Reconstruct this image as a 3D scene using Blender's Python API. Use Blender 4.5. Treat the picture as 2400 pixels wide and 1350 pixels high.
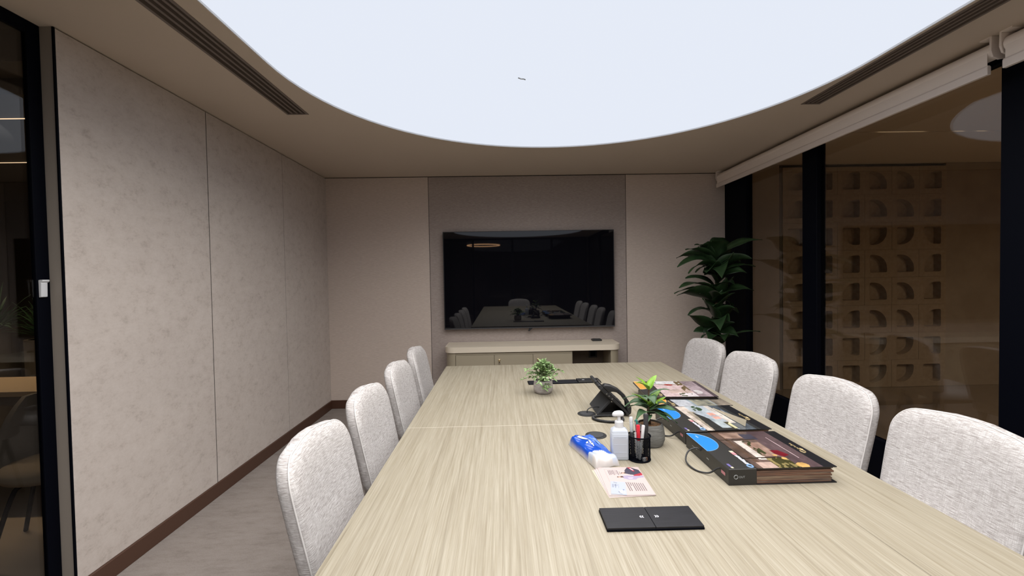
import bpy, bmesh, math, random
from mathutils import Vector, Matrix
from mathutils.geometry import tessellate_polygon

random.seed(7)
for o in list(bpy.data.objects):
    bpy.data.objects.remove(o, do_unlink=True)
SC = bpy.context.scene
COL = SC.collection
PI = math.pi

# ------------------------------------------------------------------ camera
CAM_H = 1.4444
def cam_axes(p, yw, r):
    fwd = Vector((math.sin(yw)*math.cos(p), math.cos(yw)*math.cos(p), math.sin(p)))
    right = Vector((math.cos(yw), -math.sin(yw), 0))
    up = right.cross(fwd)
    c, s = math.cos(r), math.sin(r)
    return c*right+s*up, -s*right+c*up, fwd
R_, U_, F_ = cam_axes(-0.0247, 0.0203, -0.0174)
cd = bpy.data.cameras.new('camera'); cd.sensor_width = 36; cd.sensor_fit = 'HORIZONTAL'
cd.lens = 36*1060.18/2400; cd.clip_start = 0.05; cd.clip_end = 100
cam = bpy.data.objects.new('camera', cd); COL.objects.link(cam)
cam.matrix_world = Matrix(((R_.x, U_.x, -F_.x, 0), (R_.y, U_.y, -F_.y, 0), (R_.z, U_.z, -F_.z, CAM_H), (0, 0, 0, 1)))
SC.camera = cam

# ------------------------------------------------------------------ world, exposure
w = bpy.data.worlds.new('world'); SC.world = w; w.use_nodes = True
w.node_tree.nodes['Background'].inputs[0].default_value = (0.012, 0.011, 0.010, 1)
w.node_tree.nodes['Background'].inputs[1].default_value = 0.3
SC.view_settings.view_transform = 'Standard'
SC.view_settings.look = 'None'
SC.view_settings.exposure = 0.0
SC.view_settings.gamma = 1.0
SC.view_settings.use_curve_mapping = False
PANEL_COLOR = (0.845, 0.895, 1.0)
PANEL_STRENGTH = 0.93
SLOT_STRENGTH = 3.0
def area_lamp(name, shape, sx, sy, loc, power, col, spread, parent=None):
    l = bpy.data.lights.new(name, 'AREA'); l.shape = shape; l.size = sx; l.size_y = sy
    l.energy = power; l.color = col; l.spread = math.radians(spread)
    o = bpy.data.objects.new(name, l); COL.objects.link(o); o.location = loc
    if parent: o.parent = parent
    return o
# lamp added just below the membrane, boosts the oval ceiling's downward light
area_lamp('oval_ceiling_boost_lamp', 'ELLIPSE', 3.1, 6.8, (0.405, 0.55, 2.584), 180, (1.0, 0.965, 0.925), 156)
# added corridor lamp without a visible fixture (right); light of the lounge strips (left)
area_lamp('corridor_fill_lamp', 'RECTANGLE', 0.05, 3.4, (6.2, 0.2, 2.74), 110, (1.0, 0.80, 0.58), 165)
area_lamp('lounge_strip_lamp', 'RECTANGLE', 4.0, 0.05, (-4.55, 3.58, 2.66), 32, (1.0, 0.76, 0.5), 150)

# ------------------------------------------------------------------ helpers
def mat(name, col, rough=0.6, metal=0.0, spec=0.5, **kw):
    m = bpy.data.materials.new(name); m.use_nodes = True
    b = m.node_tree.nodes['Principled BSDF']
    b.inputs['Base Color'].default_value = (*col, 1)
    b.inputs['Roughness'].default_value = rough
    b.inputs['Metallic'].default_value = metal
    b.inputs['Specular IOR Level'].default_value = spec
    for k, v in kw.items():
        b.inputs[k.replace('_', ' ')].default_value = v
    return m

def nodes(m):
    nt = m.node_tree
    return nt, nt.nodes, nt.links, nt.nodes['Principled BSDF']

def tex_mat(name, stops, scale, detail=6, nrough=0.6, rough=0.7, bump=0.0, bump_dist=0.002, distort=0.0, spec=0.4,
            second=None, sheen=0.0):
    """noise-driven colour; stops = [(pos,col),...]; second = (scale, amount, dark colour factor)"""
    m = mat(name, stops[0][1], rough, spec=spec)
    nt, N, L, b = nodes(m)
    tc = N.new('ShaderNodeTexCoord'); mp = N.new('ShaderNodeMapping')
    mp.inputs['Scale'].default_value = scale
    L.new(tc.outputs['Object'], mp.inputs['Vector'])
    n = N.new('ShaderNodeTexNoise'); n.inputs['Scale'].default_value = 1
    n.inputs['Detail'].default_value = detail; n.inputs['Roughness'].default_value = nrough
    n.inputs['Distortion'].default_value = distort
    L.new(mp.outputs[0], n.inputs['Vector'])
    cr = N.new('ShaderNodeValToRGB'); e = cr.color_ramp.elements
    e[0].position, e[0].color = stops[0][0], (*stops[0][1], 1)
    e[1].position, e[1].color = stops[-1][0], (*stops[-1][1], 1)
    for p, c in stops[1:-1]:
        q = e.new(p); q.color = (*c, 1)
    L.new(n.outputs['Fac'], cr.inputs['Fac'])
    out = cr.outputs['Color']; h = n.outputs['Fac']
    if second:
        sc2, amt, dark = second
        mp2 = N.new('ShaderNodeMapping'); mp2.inputs['Scale'].default_value = sc2
        L.new(tc.outputs['Object'], mp2.inputs['Vector'])
        n2 = N.new('ShaderNodeTexNoise'); n2.inputs['Scale'].default_value = 1
        n2.inputs['Detail'].default_value = 4; n2.inputs['Roughness'].default_value = 0.65
        L.new(mp2.outputs[0], n2.inputs['Vector'])
        r2 = N.new('ShaderNodeMapRange')
        r2.inputs['From Min'].default_value = 0.35; r2.inputs['From Max'].default_value = 0.65
        L.new(n2.outputs['Fac'], r2.inputs['Value'])
        mu = N.new('ShaderNodeMix'); mu.data_type = 'RGBA'; mu.blend_type = 'MULTIPLY'
        mu.inputs['Factor'].default_value = amt
        c2 = N.new('ShaderNodeMix'); c2.data_type = 'RGBA'
        c2.inputs[6].default_value = (*dark, 1); c2.inputs[7].default_value = (1, 1, 1, 1)
        L.new(r2.outputs[0], c2.inputs['Factor'])
        L.new(out, mu.inputs[6]); L.new(c2.outputs[2], mu.inputs[7])
        out = mu.outputs[2]
        ad = N.new('ShaderNodeMath'); ad.operation = 'ADD'
        L.new(n.outputs['Fac'], ad.inputs[0]); L.new(n2.outputs['Fac'], ad.inputs[1]); h = ad.outputs[0]
    L.new(out, b.inputs['Base Color'])
    if bump:
        bp = N.new('ShaderNodeBump'); bp.inputs['Strength'].default_value = bump
        bp.inputs['Distance'].default_value = bump_dist
        L.new(h, bp.inputs['Height']); L.new(bp.outputs[0], b.inputs['Normal'])
    if sheen:
        b.inputs['Sheen Weight'].default_value = sheen
    return m

def emit(name, col, s):
    m = bpy.data.materials.new(name); m.use_nodes = True
    nt = m.node_tree; nt.nodes.clear()
    e = nt.nodes.new('ShaderNodeEmission'); e.inputs[0].default_value = (*col, 1); e.inputs[1].default_value = s
    o = nt.nodes.new('ShaderNodeOutputMaterial'); nt.links.new(e.outputs[0], o.inputs[0])
    return m

def attr_mat(name, rough=0.35, spec=0.5, gain=1.0):
    m = mat(name, (1, 1, 1), rough, spec=spec)
    nt, N, L, b = nodes(m)
    a = N.new('ShaderNodeAttribute'); a.attribute_name = 'print'
    g = N.new('ShaderNodeVectorMath'); g.operation = 'SCALE'; g.inputs['Scale'].default_value = gain
    L.new(a.outputs['Color'], g.inputs[0]); L.new(g.outputs[0], b.inputs['Base Color'])
    return m

def glass_mat(name, tint, ior=1.45):
    m = bpy.data.materials.new(name); m.use_nodes = True
    nt = m.node_tree; nt.nodes.clear(); N, L = nt.nodes, nt.links
    fr = N.new('ShaderNodeFresnel'); ge = N.new('ShaderNodeNewGeometry')
    mr = N.new('ShaderNodeMapRange'); mr.inputs['To Min'].default_value = ior; mr.inputs['To Max'].default_value = 1/ior
    L.new(ge.outputs['Backfacing'], mr.inputs['Value']); L.new(mr.outputs[0], fr.inputs['IOR'])
    tr = N.new('ShaderNodeBsdfTransparent'); tr.inputs[0].default_value = (*tint, 1)
    gl = N.new('ShaderNodeBsdfGlossy'); gl.inputs['Roughness'].default_value = 0.0
    mx = N.new('ShaderNodeMixShader'); o = N.new('ShaderNodeOutputMaterial')
    L.new(fr.outputs[0], mx.inputs[0]); L.new(tr.outputs[0], mx.inputs[1]); L.new(gl.outputs[0], mx.inputs[2])
    L.new(mx.outputs[0], o.inputs[0])
    return m

def srgb(r, g, b):
    f = lambda c: (c/255/12.92) if c/255 <= 0.04045 else ((c/255+0.055)/1.055)**2.4
    return (f(r), f(g), f(b))

class MB:
    def __init__(s): s.v = []; s.f = []; s.c = None
    def add(s, vs, fs):
        n = len(s.v); s.v += [tuple(v) for v in vs]; s.f += [tuple(i+n for i in f) for f in fs]; return s
    def box(s, x0, x1, y0, y1, z0, z1):
        return s.add([(x0, y0, z0), (x1, y0, z0), (x1, y1, z0), (x0, y1, z0), (x0, y0, z1), (x1, y0, z1), (x1, y1, z1), (x0, y1, z1)],
                     [(0, 3, 2, 1), (4, 5, 6, 7), (0, 1, 5, 4), (1, 2, 6, 5), (2, 3, 7, 6), (3, 0, 4, 7)])
    def prism(s, pts, z0, z1):                      # pts ccw in xy
        n = len(pts)
        vs = [(x, y, z0) for x, y in pts]+[(x, y, z1) for x, y in pts]
        return s.add(vs, [tuple(range(n-1, -1, -1)), tuple(range(n, 2*n))]+[(i, (i+1) % n, n+(i+1) % n, n+i) for i in range(n)])
    def prism_y(s, pts, y0, y1):                    # pts in xz
        n = len(pts)
        vs = [(x, y0, z) for x, z in pts]+[(x, y1, z) for x, z in pts]
        return s.add(vs, [tuple(range(n)), tuple(range(2*n-1, n-1, -1))]+[((i+1) % n, i, n+i, n+(i+1) % n) for i in range(n)])
    def lathe(s, prof, cx=0, cy=0, n=32, cap=True):  # prof = [(r,z)...]
        vs = []; fs = []
        for r, z in prof:
            for i in range(n):
                a = 2*PI*i/n; vs.append((cx+r*math.cos(a), cy+r*math.sin(a), z))
        for k in range(len(prof)-1):
            for i in range(n):
                j = (i+1) % n; fs.append((k*n+i, k*n+j, (k+1)*n+j, (k+1)*n+i))
        if cap:
            fs.append(tuple(range(n-1, -1, -1))); m = (len(prof)-1)*n; fs.append(tuple(range(m, m+n)))
        return s.add(vs, fs)
    def tube(s, pts, r, n=8, closed=False, cap=True):
        P = [Vector(p) for p in pts]; m = len(P); rs = r if isinstance(r, (list, tuple)) else [r]*m
        vs = []; fs = []; prev = None
        for k in range(m):
            if closed: t = (P[(k+1) % m]-P[k-1]).normalized()
            else: t = (P[min(k+1, m-1)]-P[max(k-1, 0)]).normalized()
            if prev is None:
                a = t.cross(Vector((0, 0, 1)))
                if a.length < 1e-3: a = t.cross(Vector((0, 1, 0)))
            else:
                a = prev-t*prev.dot(t)
            a.normalize(); prev = a; b = t.cross(a)
            for i in range(n):
                th = 2*PI*i/n; vs.append(P[k]+(a*math.cos(th)+b*math.sin(th))*rs[k])
        for k in range(m if closed else m-1):
            k2 = (k+1) % m
            for i in range(n):
                j = (i+1) % n; fs.append((k*n+i, k*n+j, k2*n+j, k2*n+i))
        if cap and not closed:
            fs.append(tuple(range(n-1, -1, -1))); fs.append(tuple((m-1)*n+i for i in range(n)))
        return s.add(vs, fs)
    def build(s, name, m, parent=None, smooth=False, bevel=0, seg=2, loc=None, auto=None):
        me = bpy.data.meshes.new(name)
        me.from_pydata(s.v, [], s.f); me.update()
        bm = bmesh.new(); bm.from_mesh(me)
        if bevel:
            es = [e for e in bm.edges if len(e.link_faces) == 2 and e.calc_face_angle(0) > 0.6]
            bmesh.ops.bevel(bm, geom=es, offset=bevel, segments=seg, affect='EDGES', profile=0.5)
        bmesh.ops.recalc_face_normals(bm, faces=bm.faces)
        if smooth:
            for f in bm.faces: f.smooth = True
            if auto:
                for e in bm.edges:
                    if len(e.link_faces) == 2 and e.calc_face_angle(0) > auto: e.smooth = False
        bm.to_mesh(me); bm.free()
        if m: me.materials.append(m)
        o = bpy.data.objects.new(name, me); COL.objects.link(o)
        if parent: o.parent = parent
        if loc: o.location = loc
        return o

def tag(o, label=None, cat=None, group=None, kind=None):
    if label: o['label'] = label
    if cat: o['category'] = cat
    if group: o['group'] = group
    if kind: o['kind'] = kind
    return o
def thing(name, label, cat, loc=(0, 0, 0), rz=0, group=None):
    o = bpy.data.objects.new(name, None); COL.objects.link(o); o.empty_display_size = 0.1
    o.location = loc; o.rotation_euler = (0, 0, rz)
    return tag(o, label, cat, group)
def struct(o): o['kind'] = 'structure'; return o
def copy_tree(o, parent=None):
    c = o.copy(); COL.objects.link(c); c.parent = parent
    for ch in list(o.children): copy_tree(ch, c)
    return c
def arc(cx, cy, r, a0, a1, n): return [(cx+r*math.cos(a0+(a1-a0)*i/n), cy+r*math.sin(a0+(a1-a0)*i/n)) for i in range(n+1)]
def rrect(x0, x1, y0, y1, r, n=6):
    return arc(x1-r, y0+r, r, -PI/2, 0, n)+arc(x1-r, y1-r, r, 0, PI/2, n)+arc(x0+r, y1-r, r, PI/2, PI, n)+arc(x0+r, y0+r, r, PI, 1.5*PI, n)
def bez(p0, p1, p2, n):
    p0, p1, p2 = Vector(p0), Vector(p1), Vector(p2)
    return [p0*(1-t)**2+p1*2*t*(1-t)+p2*t*t for t in [i/n for i in range(n+1)]]
def catmull(P, n=8, closed=False):
    P = [Vector(p) for p in P]; m = len(P); out = []
    for i in range(m if closed else m-1):
        a = P[(i-1) % m] if closed or i > 0 else P[0]; b = P[i]; c = P[(i+1) % m]; d = P[(i+2) % m] if closed or i+2 < m else P[-1]
        for k in range(n):
            t = k/n
            out.append(0.5*((2*b)+(c-a)*t+(2*a-5*b+4*c-d)*t*t+(3*b-a-3*c+d)*t**3))
    if not closed: out.append(P[-1])
    return out
def flat(name, loops, z, m, parent, smooth=False):
    """planar polygons [(x,y)..] each one face at height z"""
    mb = MB()
    for l in loops: mb.add([(x, y, z) for x, y in l], [tuple(range(len(l)))])
    return mb.build(name, m, parent)
def picture(name, fn, w, h, nx, ny, m, parent, org, ux, uy, thick=0.0):
    """flat print: grid of faces coloured by fn(u,v); org + ux*u*w + uy*v*h"""
    org, ux, uy = Vector(org), Vector(ux), Vector(uy)
    mb = MB()
    vs = [org+ux*(w*i/nx)+uy*(h*j/ny) for j in range(ny+1) for i in range(nx+1)]
    fs = [(j*(nx+1)+i, j*(nx+1)+i+1, (j+1)*(nx+1)+i+1, (j+1)*(nx+1)+i) for j in range(ny) for i in range(nx)]
    me = bpy.data.meshes.new(name); me.from_pydata([tuple(v) for v in vs], [], fs); me.update()
    ca = me.color_attributes.new('print', 'FLOAT_COLOR', 'CORNER')
    k = 0
    for j in range(ny):
        for i in range(nx):
            c = fn((i+.5)/nx, (j+.5)/ny)
            for q in range(4): ca.data[k].color = (*c, 1); k += 1
    me.materials.append(m)
    o = bpy.data.objects.new(name, me); COL.objects.link(o); o.parent = parent
    return o
def inpoly(x, y, P):
    r = False; j = len(P)-1
    for i in range(len(P)):
        if (P[i][1] > y) != (P[j][1] > y) and x < (P[j][0]-P[i][0])*(y-P[i][1])/(P[j][1]-P[i][1])+P[i][0]: r = not r
        j = i
    return r

# ------------------------------------------------------------------ materials
M = {}
M['suede'] = tex_mat('suede_wall_fabric', [(0.34, (0.40, 0.342, 0.302)), (0.47, (0.530, 0.466, 0.421)), (0.66, (0.590, 0.527, 0.482))],
                     (13, 13, 19), 14, 0.84, rough=0.9, bump=0.10, bump_dist=0.004, distort=0.0, spec=0.2,
                     second=((1.7, 1.7, 2.2), 0.5, (0.88, 0.87, 0.87)), sheen=0.1)
M['weave'] = tex_mat('woven_wall_fabric', [(0.35, (0.52, 0.435, 0.378)), (0.65, (0.64, 0.548, 0.485))],
                     (25, 25, 420), 4, 0.6, rough=0.9, bump=0.15, bump_dist=0.001, spec=0.2)
M['weave_dark'] = tex_mat('dark_woven_fabric', [(0.35, (0.31, 0.258, 0.232)), (0.65, (0.43, 0.368, 0.338))],
                          (30, 30, 380), 4, 0.6, rough=0.9, bump=0.2, bump_dist=0.001, spec=0.2)
M['ceiling'] = mat('painted_ceiling', (0.56, 0.475, 0.39), 0.9, spec=0.2)
M['jamb'] = mat('beige_jamb_paint', (0.275, 0.24, 0.205), 0.6, spec=0.3)
M['carpet'] = tex_mat('grey_brown_carpet', [(0.3, (0.22, 0.188, 0.167)), (0.5, (0.30, 0.262, 0.237)), (0.75, (0.35, 0.31, 0.283))],
                      (5, 14, 5), 11, 0.8, rough=0.95, bump=0.4, bump_dist=0.004, spec=0.1, distort=0.0,
                      second=((160, 160, 160), 0.5, (0.75, 0.74, 0.73)))
M['baseboard'] = mat('dark_brown_skirting', srgb(76, 50, 37), 0.45)
M['black_metal'] = mat('black_frame_paint', (0.0015, 0.002, 0.0045), 0.55, spec=0.05)
M['black_plastic'] = mat('black_plastic', (0.012, 0.012, 0.013), 0.45)
M['grey_plastic'] = mat('dark_grey_plastic', (0.030, 0.031, 0.034), 0.5)
M['wood'] = tex_mat('bleached_oak', [(0.25, (0.170, 0.145, 0.103)), (0.40, (0.268, 0.238, 0.182)), (0.55, (0.315, 0.285, 0.224)), (0.8, (0.342, 0.312, 0.250))],
                    (85, 1.1, 85), 8, 0.70, rough=0.5, bump=0.05, bump_dist=0.001, distort=0.25, spec=0.3,
                    second=((360, 5, 360), 0.8, (0.70, 0.66, 0.58)))
M['wood_edge'] = mat('oak_edge', (0.34, 0.30, 0.23), 0.5)
M['light_line'] = mat('oak_seam', (0.42, 0.38, 0.31), 0.5)
M['cab'] = mat('taupe_lacquer', (0.33, 0.285, 0.205), 0.45)
M['cab_top'] = mat('beige_cabinet_top', (0.70, 0.62, 0.50), 0.4)
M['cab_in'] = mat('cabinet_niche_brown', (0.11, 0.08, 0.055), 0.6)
M['screen'] = mat('television_screen', (0.004, 0.004, 0.006), 0.02, spec=0.5)
M['brass'] = mat('brass_lock', (0.75, 0.6, 0.35), 0.25, 1.0)
M['chrome'] = mat('chrome', (0.7, 0.7, 0.72), 0.2, 1.0)
M['blind'] = mat('beige_blind_fabric', (0.86, 0.77, 0.70), 0.85, spec=0.2)
M['blind_rail'] = mat('blind_rail_plastic', (0.78, 0.69, 0.63), 0.5)
M['grille'] = mat('brown_grille_paint', (0.16, 0.125, 0.105), 0.5)
M['grille_dark'] = mat('grille_slot_dark', (0.02, 0.016, 0.014), 0.8)
M['rim'] = mat('white_rim', (0.85, 0.86, 0.88), 0.5)
M['white_plastic'] = mat('white_plastic', (0.62, 0.625, 0.64), 0.35)
M['bottle'] = mat('translucent_white_plastic', (0.47, 0.505, 0.57), 0.35)
M['bottle_lbl'] = mat('bottle_panel', (0.44, 0.46, 0.51), 0.45)
M['leaf_dark'] = tex_mat('dark_green_leaf', [(0.3, (0.008, 0.022, 0.008)), (0.7, (0.024, 0.056, 0.018))], (14, 14, 14), 4, rough=0.45, spec=0.4)
M['leaf_mid'] = tex_mat('rubber_plant_leaf', [(0.3, (0.028, 0.070, 0.028)), (0.7, (0.068, 0.135, 0.060))], (30, 30, 30), 4, rough=0.4)
M['leaf_bright'] = tex_mat('young_leaf', [(0.3, (0.11, 0.24, 0.022)), (0.7, (0.22, 0.38, 0.04))], (30, 30, 30), 4, rough=0.4)
M['leaf_pale'] = tex_mat('pale_green_leaf', [(0.3, (0.06, 0.13, 0.035)), (0.5, (0.18, 0.28, 0.10)), (0.7, (0.36, 0.45, 0.28))], (55, 55, 55), 3, rough=0.6)
M['stem'] = mat('green_stem', (0.10, 0.13, 0.05), 0.7)
M['trunk'] = mat('brown_trunk', (0.07, 0.04, 0.022), 0.8)
M['concrete'] = tex_mat('grey_cement_pot', [(0.35, (0.32, 0.29, 0.28)), (0.65, (0.47, 0.435, 0.42))], (25, 25, 110), 5, rough=0.9, bump=0.3, spec=0.2)
M['concrete_dark'] = tex_mat('dark_grey_cement_pot', [(0.35, (0.11, 0.108, 0.10)), (0.65, (0.175, 0.172, 0.162))], (25, 25, 160), 5, rough=0.9, bump=0.3, spec=0.2)
M['soil'] = tex_mat('bark_mulch', [(0.35, (0.03, 0.015, 0.008)), (0.65, (0.30, 0.16, 0.07))], (160, 160, 160), 3, rough=0.9, bump=0.8)
M['gloss_black'] = mat('black_book_cover', (0.010, 0.010, 0.012), 0.28)
M['spine'] = mat('black_book_spine', (0.016, 0.015, 0.014), 0.4)
M['tab_blue'] = mat('blue_tab', (0.008, 0.155, 0.50), 0.4)
M['tab_orange'] = mat('orange_tab', (0.48, 0.23, 0.04), 0.4)
M['tab_edge'] = mat('tab_edge_light', (0.20, 0.33, 0.50), 0.4)
M['gold'] = mat('gold_print', (0.45, 0.34, 0.17), 0.4, 0.3)
M['white_ink'] = mat('white_ink', (0.45, 0.45, 0.49), 0.5)
M['blue_ink'] = mat('light_blue_ink', (0.16, 0.28, 0.46), 0.5)
M['pink_ink'] = mat('pink_ink', (0.45, 0.18, 0.2), 0.5)
M['cream_ink'] = mat('cream_ink', (0.45, 0.4, 0.3), 0.5)
M['purple_ink'] = mat('purple_ink', (0.10, 0.08, 0.24), 0.5)
M['grey_ink'] = mat('grey_ink', (0.26, 0.27, 0.27), 0.5)
M['print'] = attr_mat('glossy_print', 0.22, 0.5, 0.60)
M['paper'] = attr_mat('paper_print', 0.6, 0.3)
M['pages'] = tex_mat('sample_page_edges', [(0.3, (0.03, 0.022, 0.02)), (0.42, (0.20, 0.10, 0.06)), (0.5, (0.06, 0.04, 0.035)), (0.58, (0.30, 0.21, 0.14)), (0.72, (0.14, 0.13, 0.12))],
                     (3, 3, 260), 3, rough=0.9, bump=0.6, bump_dist=0.003)
M['pinkpaper'] = mat('pink_paper', (0.40, 0.325, 0.312), 0.6)
M['creampaper'] = mat('cream_paper', (0.41, 0.36, 0.27), 0.6)
M['red_plastic'] = mat('red_plastic', (0.62, 0.02, 0.04), 0.3)
M['green_plastic'] = mat('teal_plastic', (0.02, 0.16, 0.13), 0.35)
M['eraser'] = mat('pale_orange_rubber', (0.62, 0.33, 0.22), 0.7)
M['grey_clear'] = mat('clear_grey_plastic', (0.45, 0.47, 0.48), 0.3)
M['brushed'] = tex_mat('brushed_black_aluminium', [(0.35, (0.006, 0.006, 0.008)), (0.65, (0.016, 0.016, 0.020))], (12, 700, 10), 4, rough=0.38, spec=0.3)
M['tissue'] = mat('white_tissue', (0.5, 0.47, 0.45), 0.9)
M['glass'] = glass_mat('partition_glass', (0.80, 0.80, 0.80), 1.5)
M['corr_wall'] = tex_mat('corridor_plaster', [(0.35, (0.34, 0.265, 0.185)), (0.65, (0.40, 0.32, 0.23))], (3, 3, 3), 5, rough=0.85)
M['block'] = tex_mat('sand_clay_block', [(0.35, (0.36, 0.27, 0.175)), (0.65, (0.42, 0.325, 0.22))], (20, 20, 20), 5, rough=0.85, bump=0.1)
M['corr_floor'] = mat('polished_corridor_floor', (0.32, 0.25, 0.18), 0.07, spec=0.9)
M['corr_ceil'] = mat('corridor_ceiling_paint', (0.75, 0.62, 0.46), 0.9)
M['dark_wall'] = mat('dark_lounge_wall', (0.10, 0.085, 0.065), 0.8)
M['lounge_wood'] = mat('lounge_oak', (0.50, 0.37, 0.23), 0.5)
M['lounge_fabric'] = mat('lounge_chair_fabric', (0.17, 0.15, 0.125), 0.9)
M['lounge_floor'] = mat('lounge_floor', (0.30, 0.24, 0.17), 0.6)

def fabric():
    m = mat('light_tweed_fabric', (0.7, 0.7, 0.7), 0.95, spec=0.15)
    nt, N, L, b = nodes(m)
    tc = N.new('ShaderNodeTexCoord')
    def nz(scale, lo, hi, det=3):
        mp = N.new('ShaderNodeMapping'); mp.inputs['Scale'].default_value = scale
        L.new(tc.outputs['Object'], mp.inputs['Vector'])
        n = N.new('ShaderNodeTexNoise'); n.inputs['Scale'].default_value = 1; n.inputs['Detail'].default_value = det
        n.inputs['Roughness'].default_value = 0.6
        L.new(mp.outputs[0], n.inputs['Vector'])
        r = N.new('ShaderNodeMapRange'); r.inputs['From Min'].default_value = lo; r.inputs['From Max'].default_value = hi
        L.new(n.outputs['Fac'], r.inputs['Value']); return r.outputs[0]
    a = nz((40, 34, 560), 0.34, 0.62)      # weft streaks across the width
    c = nz((40, 480, 26), 0.33, 0.60)      # warp streaks
    d = nz((6, 6, 7), 0.3, 0.7)
    mn = N.new('ShaderNodeMath'); mn.operation = 'MULTIPLY'; L.new(a, mn.inputs[0]); L.new(c, mn.inputs[1])
    m1 = N.new('ShaderNodeMath'); m1.operation = 'MULTIPLY_ADD'; m1.inputs[1].default_value = 0.5
    L.new(a, m1.inputs[0])
    m2 = N.new('ShaderNodeMath'); m2.operation = 'MULTIPLY'; m2.inputs[1].default_value = 0.5
    L.new(mn.outputs[0], m2.inputs[0]); L.new(m2.outputs[0], m1.inputs[2])
    mx = N.new('ShaderNodeMix'); mx.data_type = 'RGBA'
    mx.inputs[6].default_value = (0.33, 0.298, 0.285, 1); mx.inputs[7].default_value = (0.665, 0.645, 0.635, 1)
    L.new(m1.outputs[0], mx.inputs['Factor'])
    L.new(mx.outputs[2], b.inputs['Base Color'])
    bp = N.new('ShaderNodeBump'); bp.inputs['Strength'].default_value = 0.35; bp.inputs['Distance'].default_value = 0.0015
    L.new(m1.outputs[0], bp.inputs['Height']); L.new(bp.outputs[0], b.inputs['Normal'])
    return m
M['tweed'] = fabric()
M['piping'] = mat('tweed_piping', (0.60, 0.575, 0.56), 0.9, spec=0.15)

# ------------------------------------------------------------------ room shell
XL, XR, YB, YF, ZC = -1.947, 2.52, 5.088, -3.2, 2.577
struct(MB().box(-2.1, 2.6, YF, YB, -0.12, 0.0).build('floor', M['carpet']))

# stadium shaped luminous ceiling
CX, CR, CY0, CY1 = 0.405, 1.615, -1.35, 2.403
def stadium(r, n=48):
    return arc(CX, CY1, r, 0, PI, n)+arc(CX, CY0, r, PI, 2*PI, n)
GL = (-1.447, -1.302, -1.0, 3.142)     # left ceiling grille x0,x1,y0,y1
GR = (2.035, 2.165, -1.0, 3.046)
def plate_with_holes(name, outer, holes, z, th, m):
    loops = [[Vector((x, y, 0)) for x, y in l] for l in [outer]+holes]
    tris = tessellate_polygon(loops)
    fl = [v for l in loops for v in l]; mb = MB()
    n = len(fl)
    mb.v = [(v.x, v.y, z) for v in fl]+[(v.x, v.y, z+th) for v in fl]
    for t in tris:
        mb.f.append(tuple(t)); mb.f.append(tuple(n+i for i in reversed(t)))
    k = 0
    for l in loops:
        c = len(l)
        for i in range(c): mb.f.append((k+i, k+(i+1) % c, n+k+(i+1) % c, n+k+i))
        k += c
    return mb.build(name, m)
grect = lambda g: [(g[0], g[2]), (g[1], g[2]), (g[1], g[3]), (g[0], g[3])]
struct(plate_with_holes('ceiling', [(-2.1, YF), (2.6, YF), (2.6, YB), (-2.1, YB)], [stadium(CR), grect(GL), grect(GR)], ZC, 0.06, M['ceiling']))

lt = thing('ceiling_light', 'huge white luminous oval panel set into the ceiling', 'ceiling light', (CX, 0.8, ZC))
pan = MB(); sp = [(x-CX, y-0.8) for x, y in stadium(CR-0.001)]
pan.prism(sp, 0.012, 0.03)
tagp = pan.build('diffuser', emit('luminous_membrane', PANEL_COLOR, PANEL_STRENGTH), lt)
rim = MB(); a = [(x-CX, y-0.8) for x, y in stadium(CR-0.0005)]; b = [(x-CX, y-0.8) for x, y in stadium(CR-0.004)]
n = len(a)
rim.add([(x, y, z) for z in (0.002, 0.012) for l in (a, b) for x, y in l],
        [q for i in range(n) for j in [(i+1) % n] for q in ((i, j, n+j, n+i), (n+i, n+j, 3*n+j, 3*n+i), (i, 2*n+i, 2*n+j, j), (2*n+i, 3*n+i, 3*n+j, 2*n+j))])
rim.build('rim', M['rim'], lt)
# short loose thread / scratch on the membrane
MB().tube([(0.110-CX, 2.625-0.8, 0.009), (0.125-CX, 2.632-0.8, 0.006), (0.143-CX, 2.640-0.8, 0.008), (0.152-CX, 2.652-0.8, 0.01)], 0.003, 6).build('clip', M['grey_ink'], lt)

def ceiling_grille(g, label):
    t = thing('ceiling_grille', label, 'air vent', ((g[0]+g[1])/2, (g[2]+g[3])/2, ZC))
    hw, hl = (g[1]-g[0])/2, (g[3]-g[2])/2
    fr = MB(); e = 0.014
    fr.box(-hw, -hw+e, -hl, hl, -0.003, 0.03); fr.box(hw-e, hw, -hl, hl, -0.003, 0.03)
    fr.box(-hw+e, hw-e, -hl, -hl+e, -0.003, 0.03); fr.box(-hw+e, hw-e, hl-e, hl, -0.003, 0.03)
    fr.build('frame', M['grille'], t)
    MB().box(-hw+e, hw-e, -hl+e, hl-e, 0.045, 0.055).build('plenum', M['grille_dark'], t)
    inner = 2*(hw-e); s = inner/7
    for k in (1, 3, 5):
        x = -hw+e+s*k
        MB().box(x+s*0.15, x+s*0.95, -hl+e, hl-e, 0.0, 0.03).build('slat', M['grille'], t)
ceiling_grille(GL, 'long brown slotted air vent in the ceiling above the left wall')
ceiling_grille(GR, 'long brown slotted air vent in the ceiling beside the roller blinds')

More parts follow.
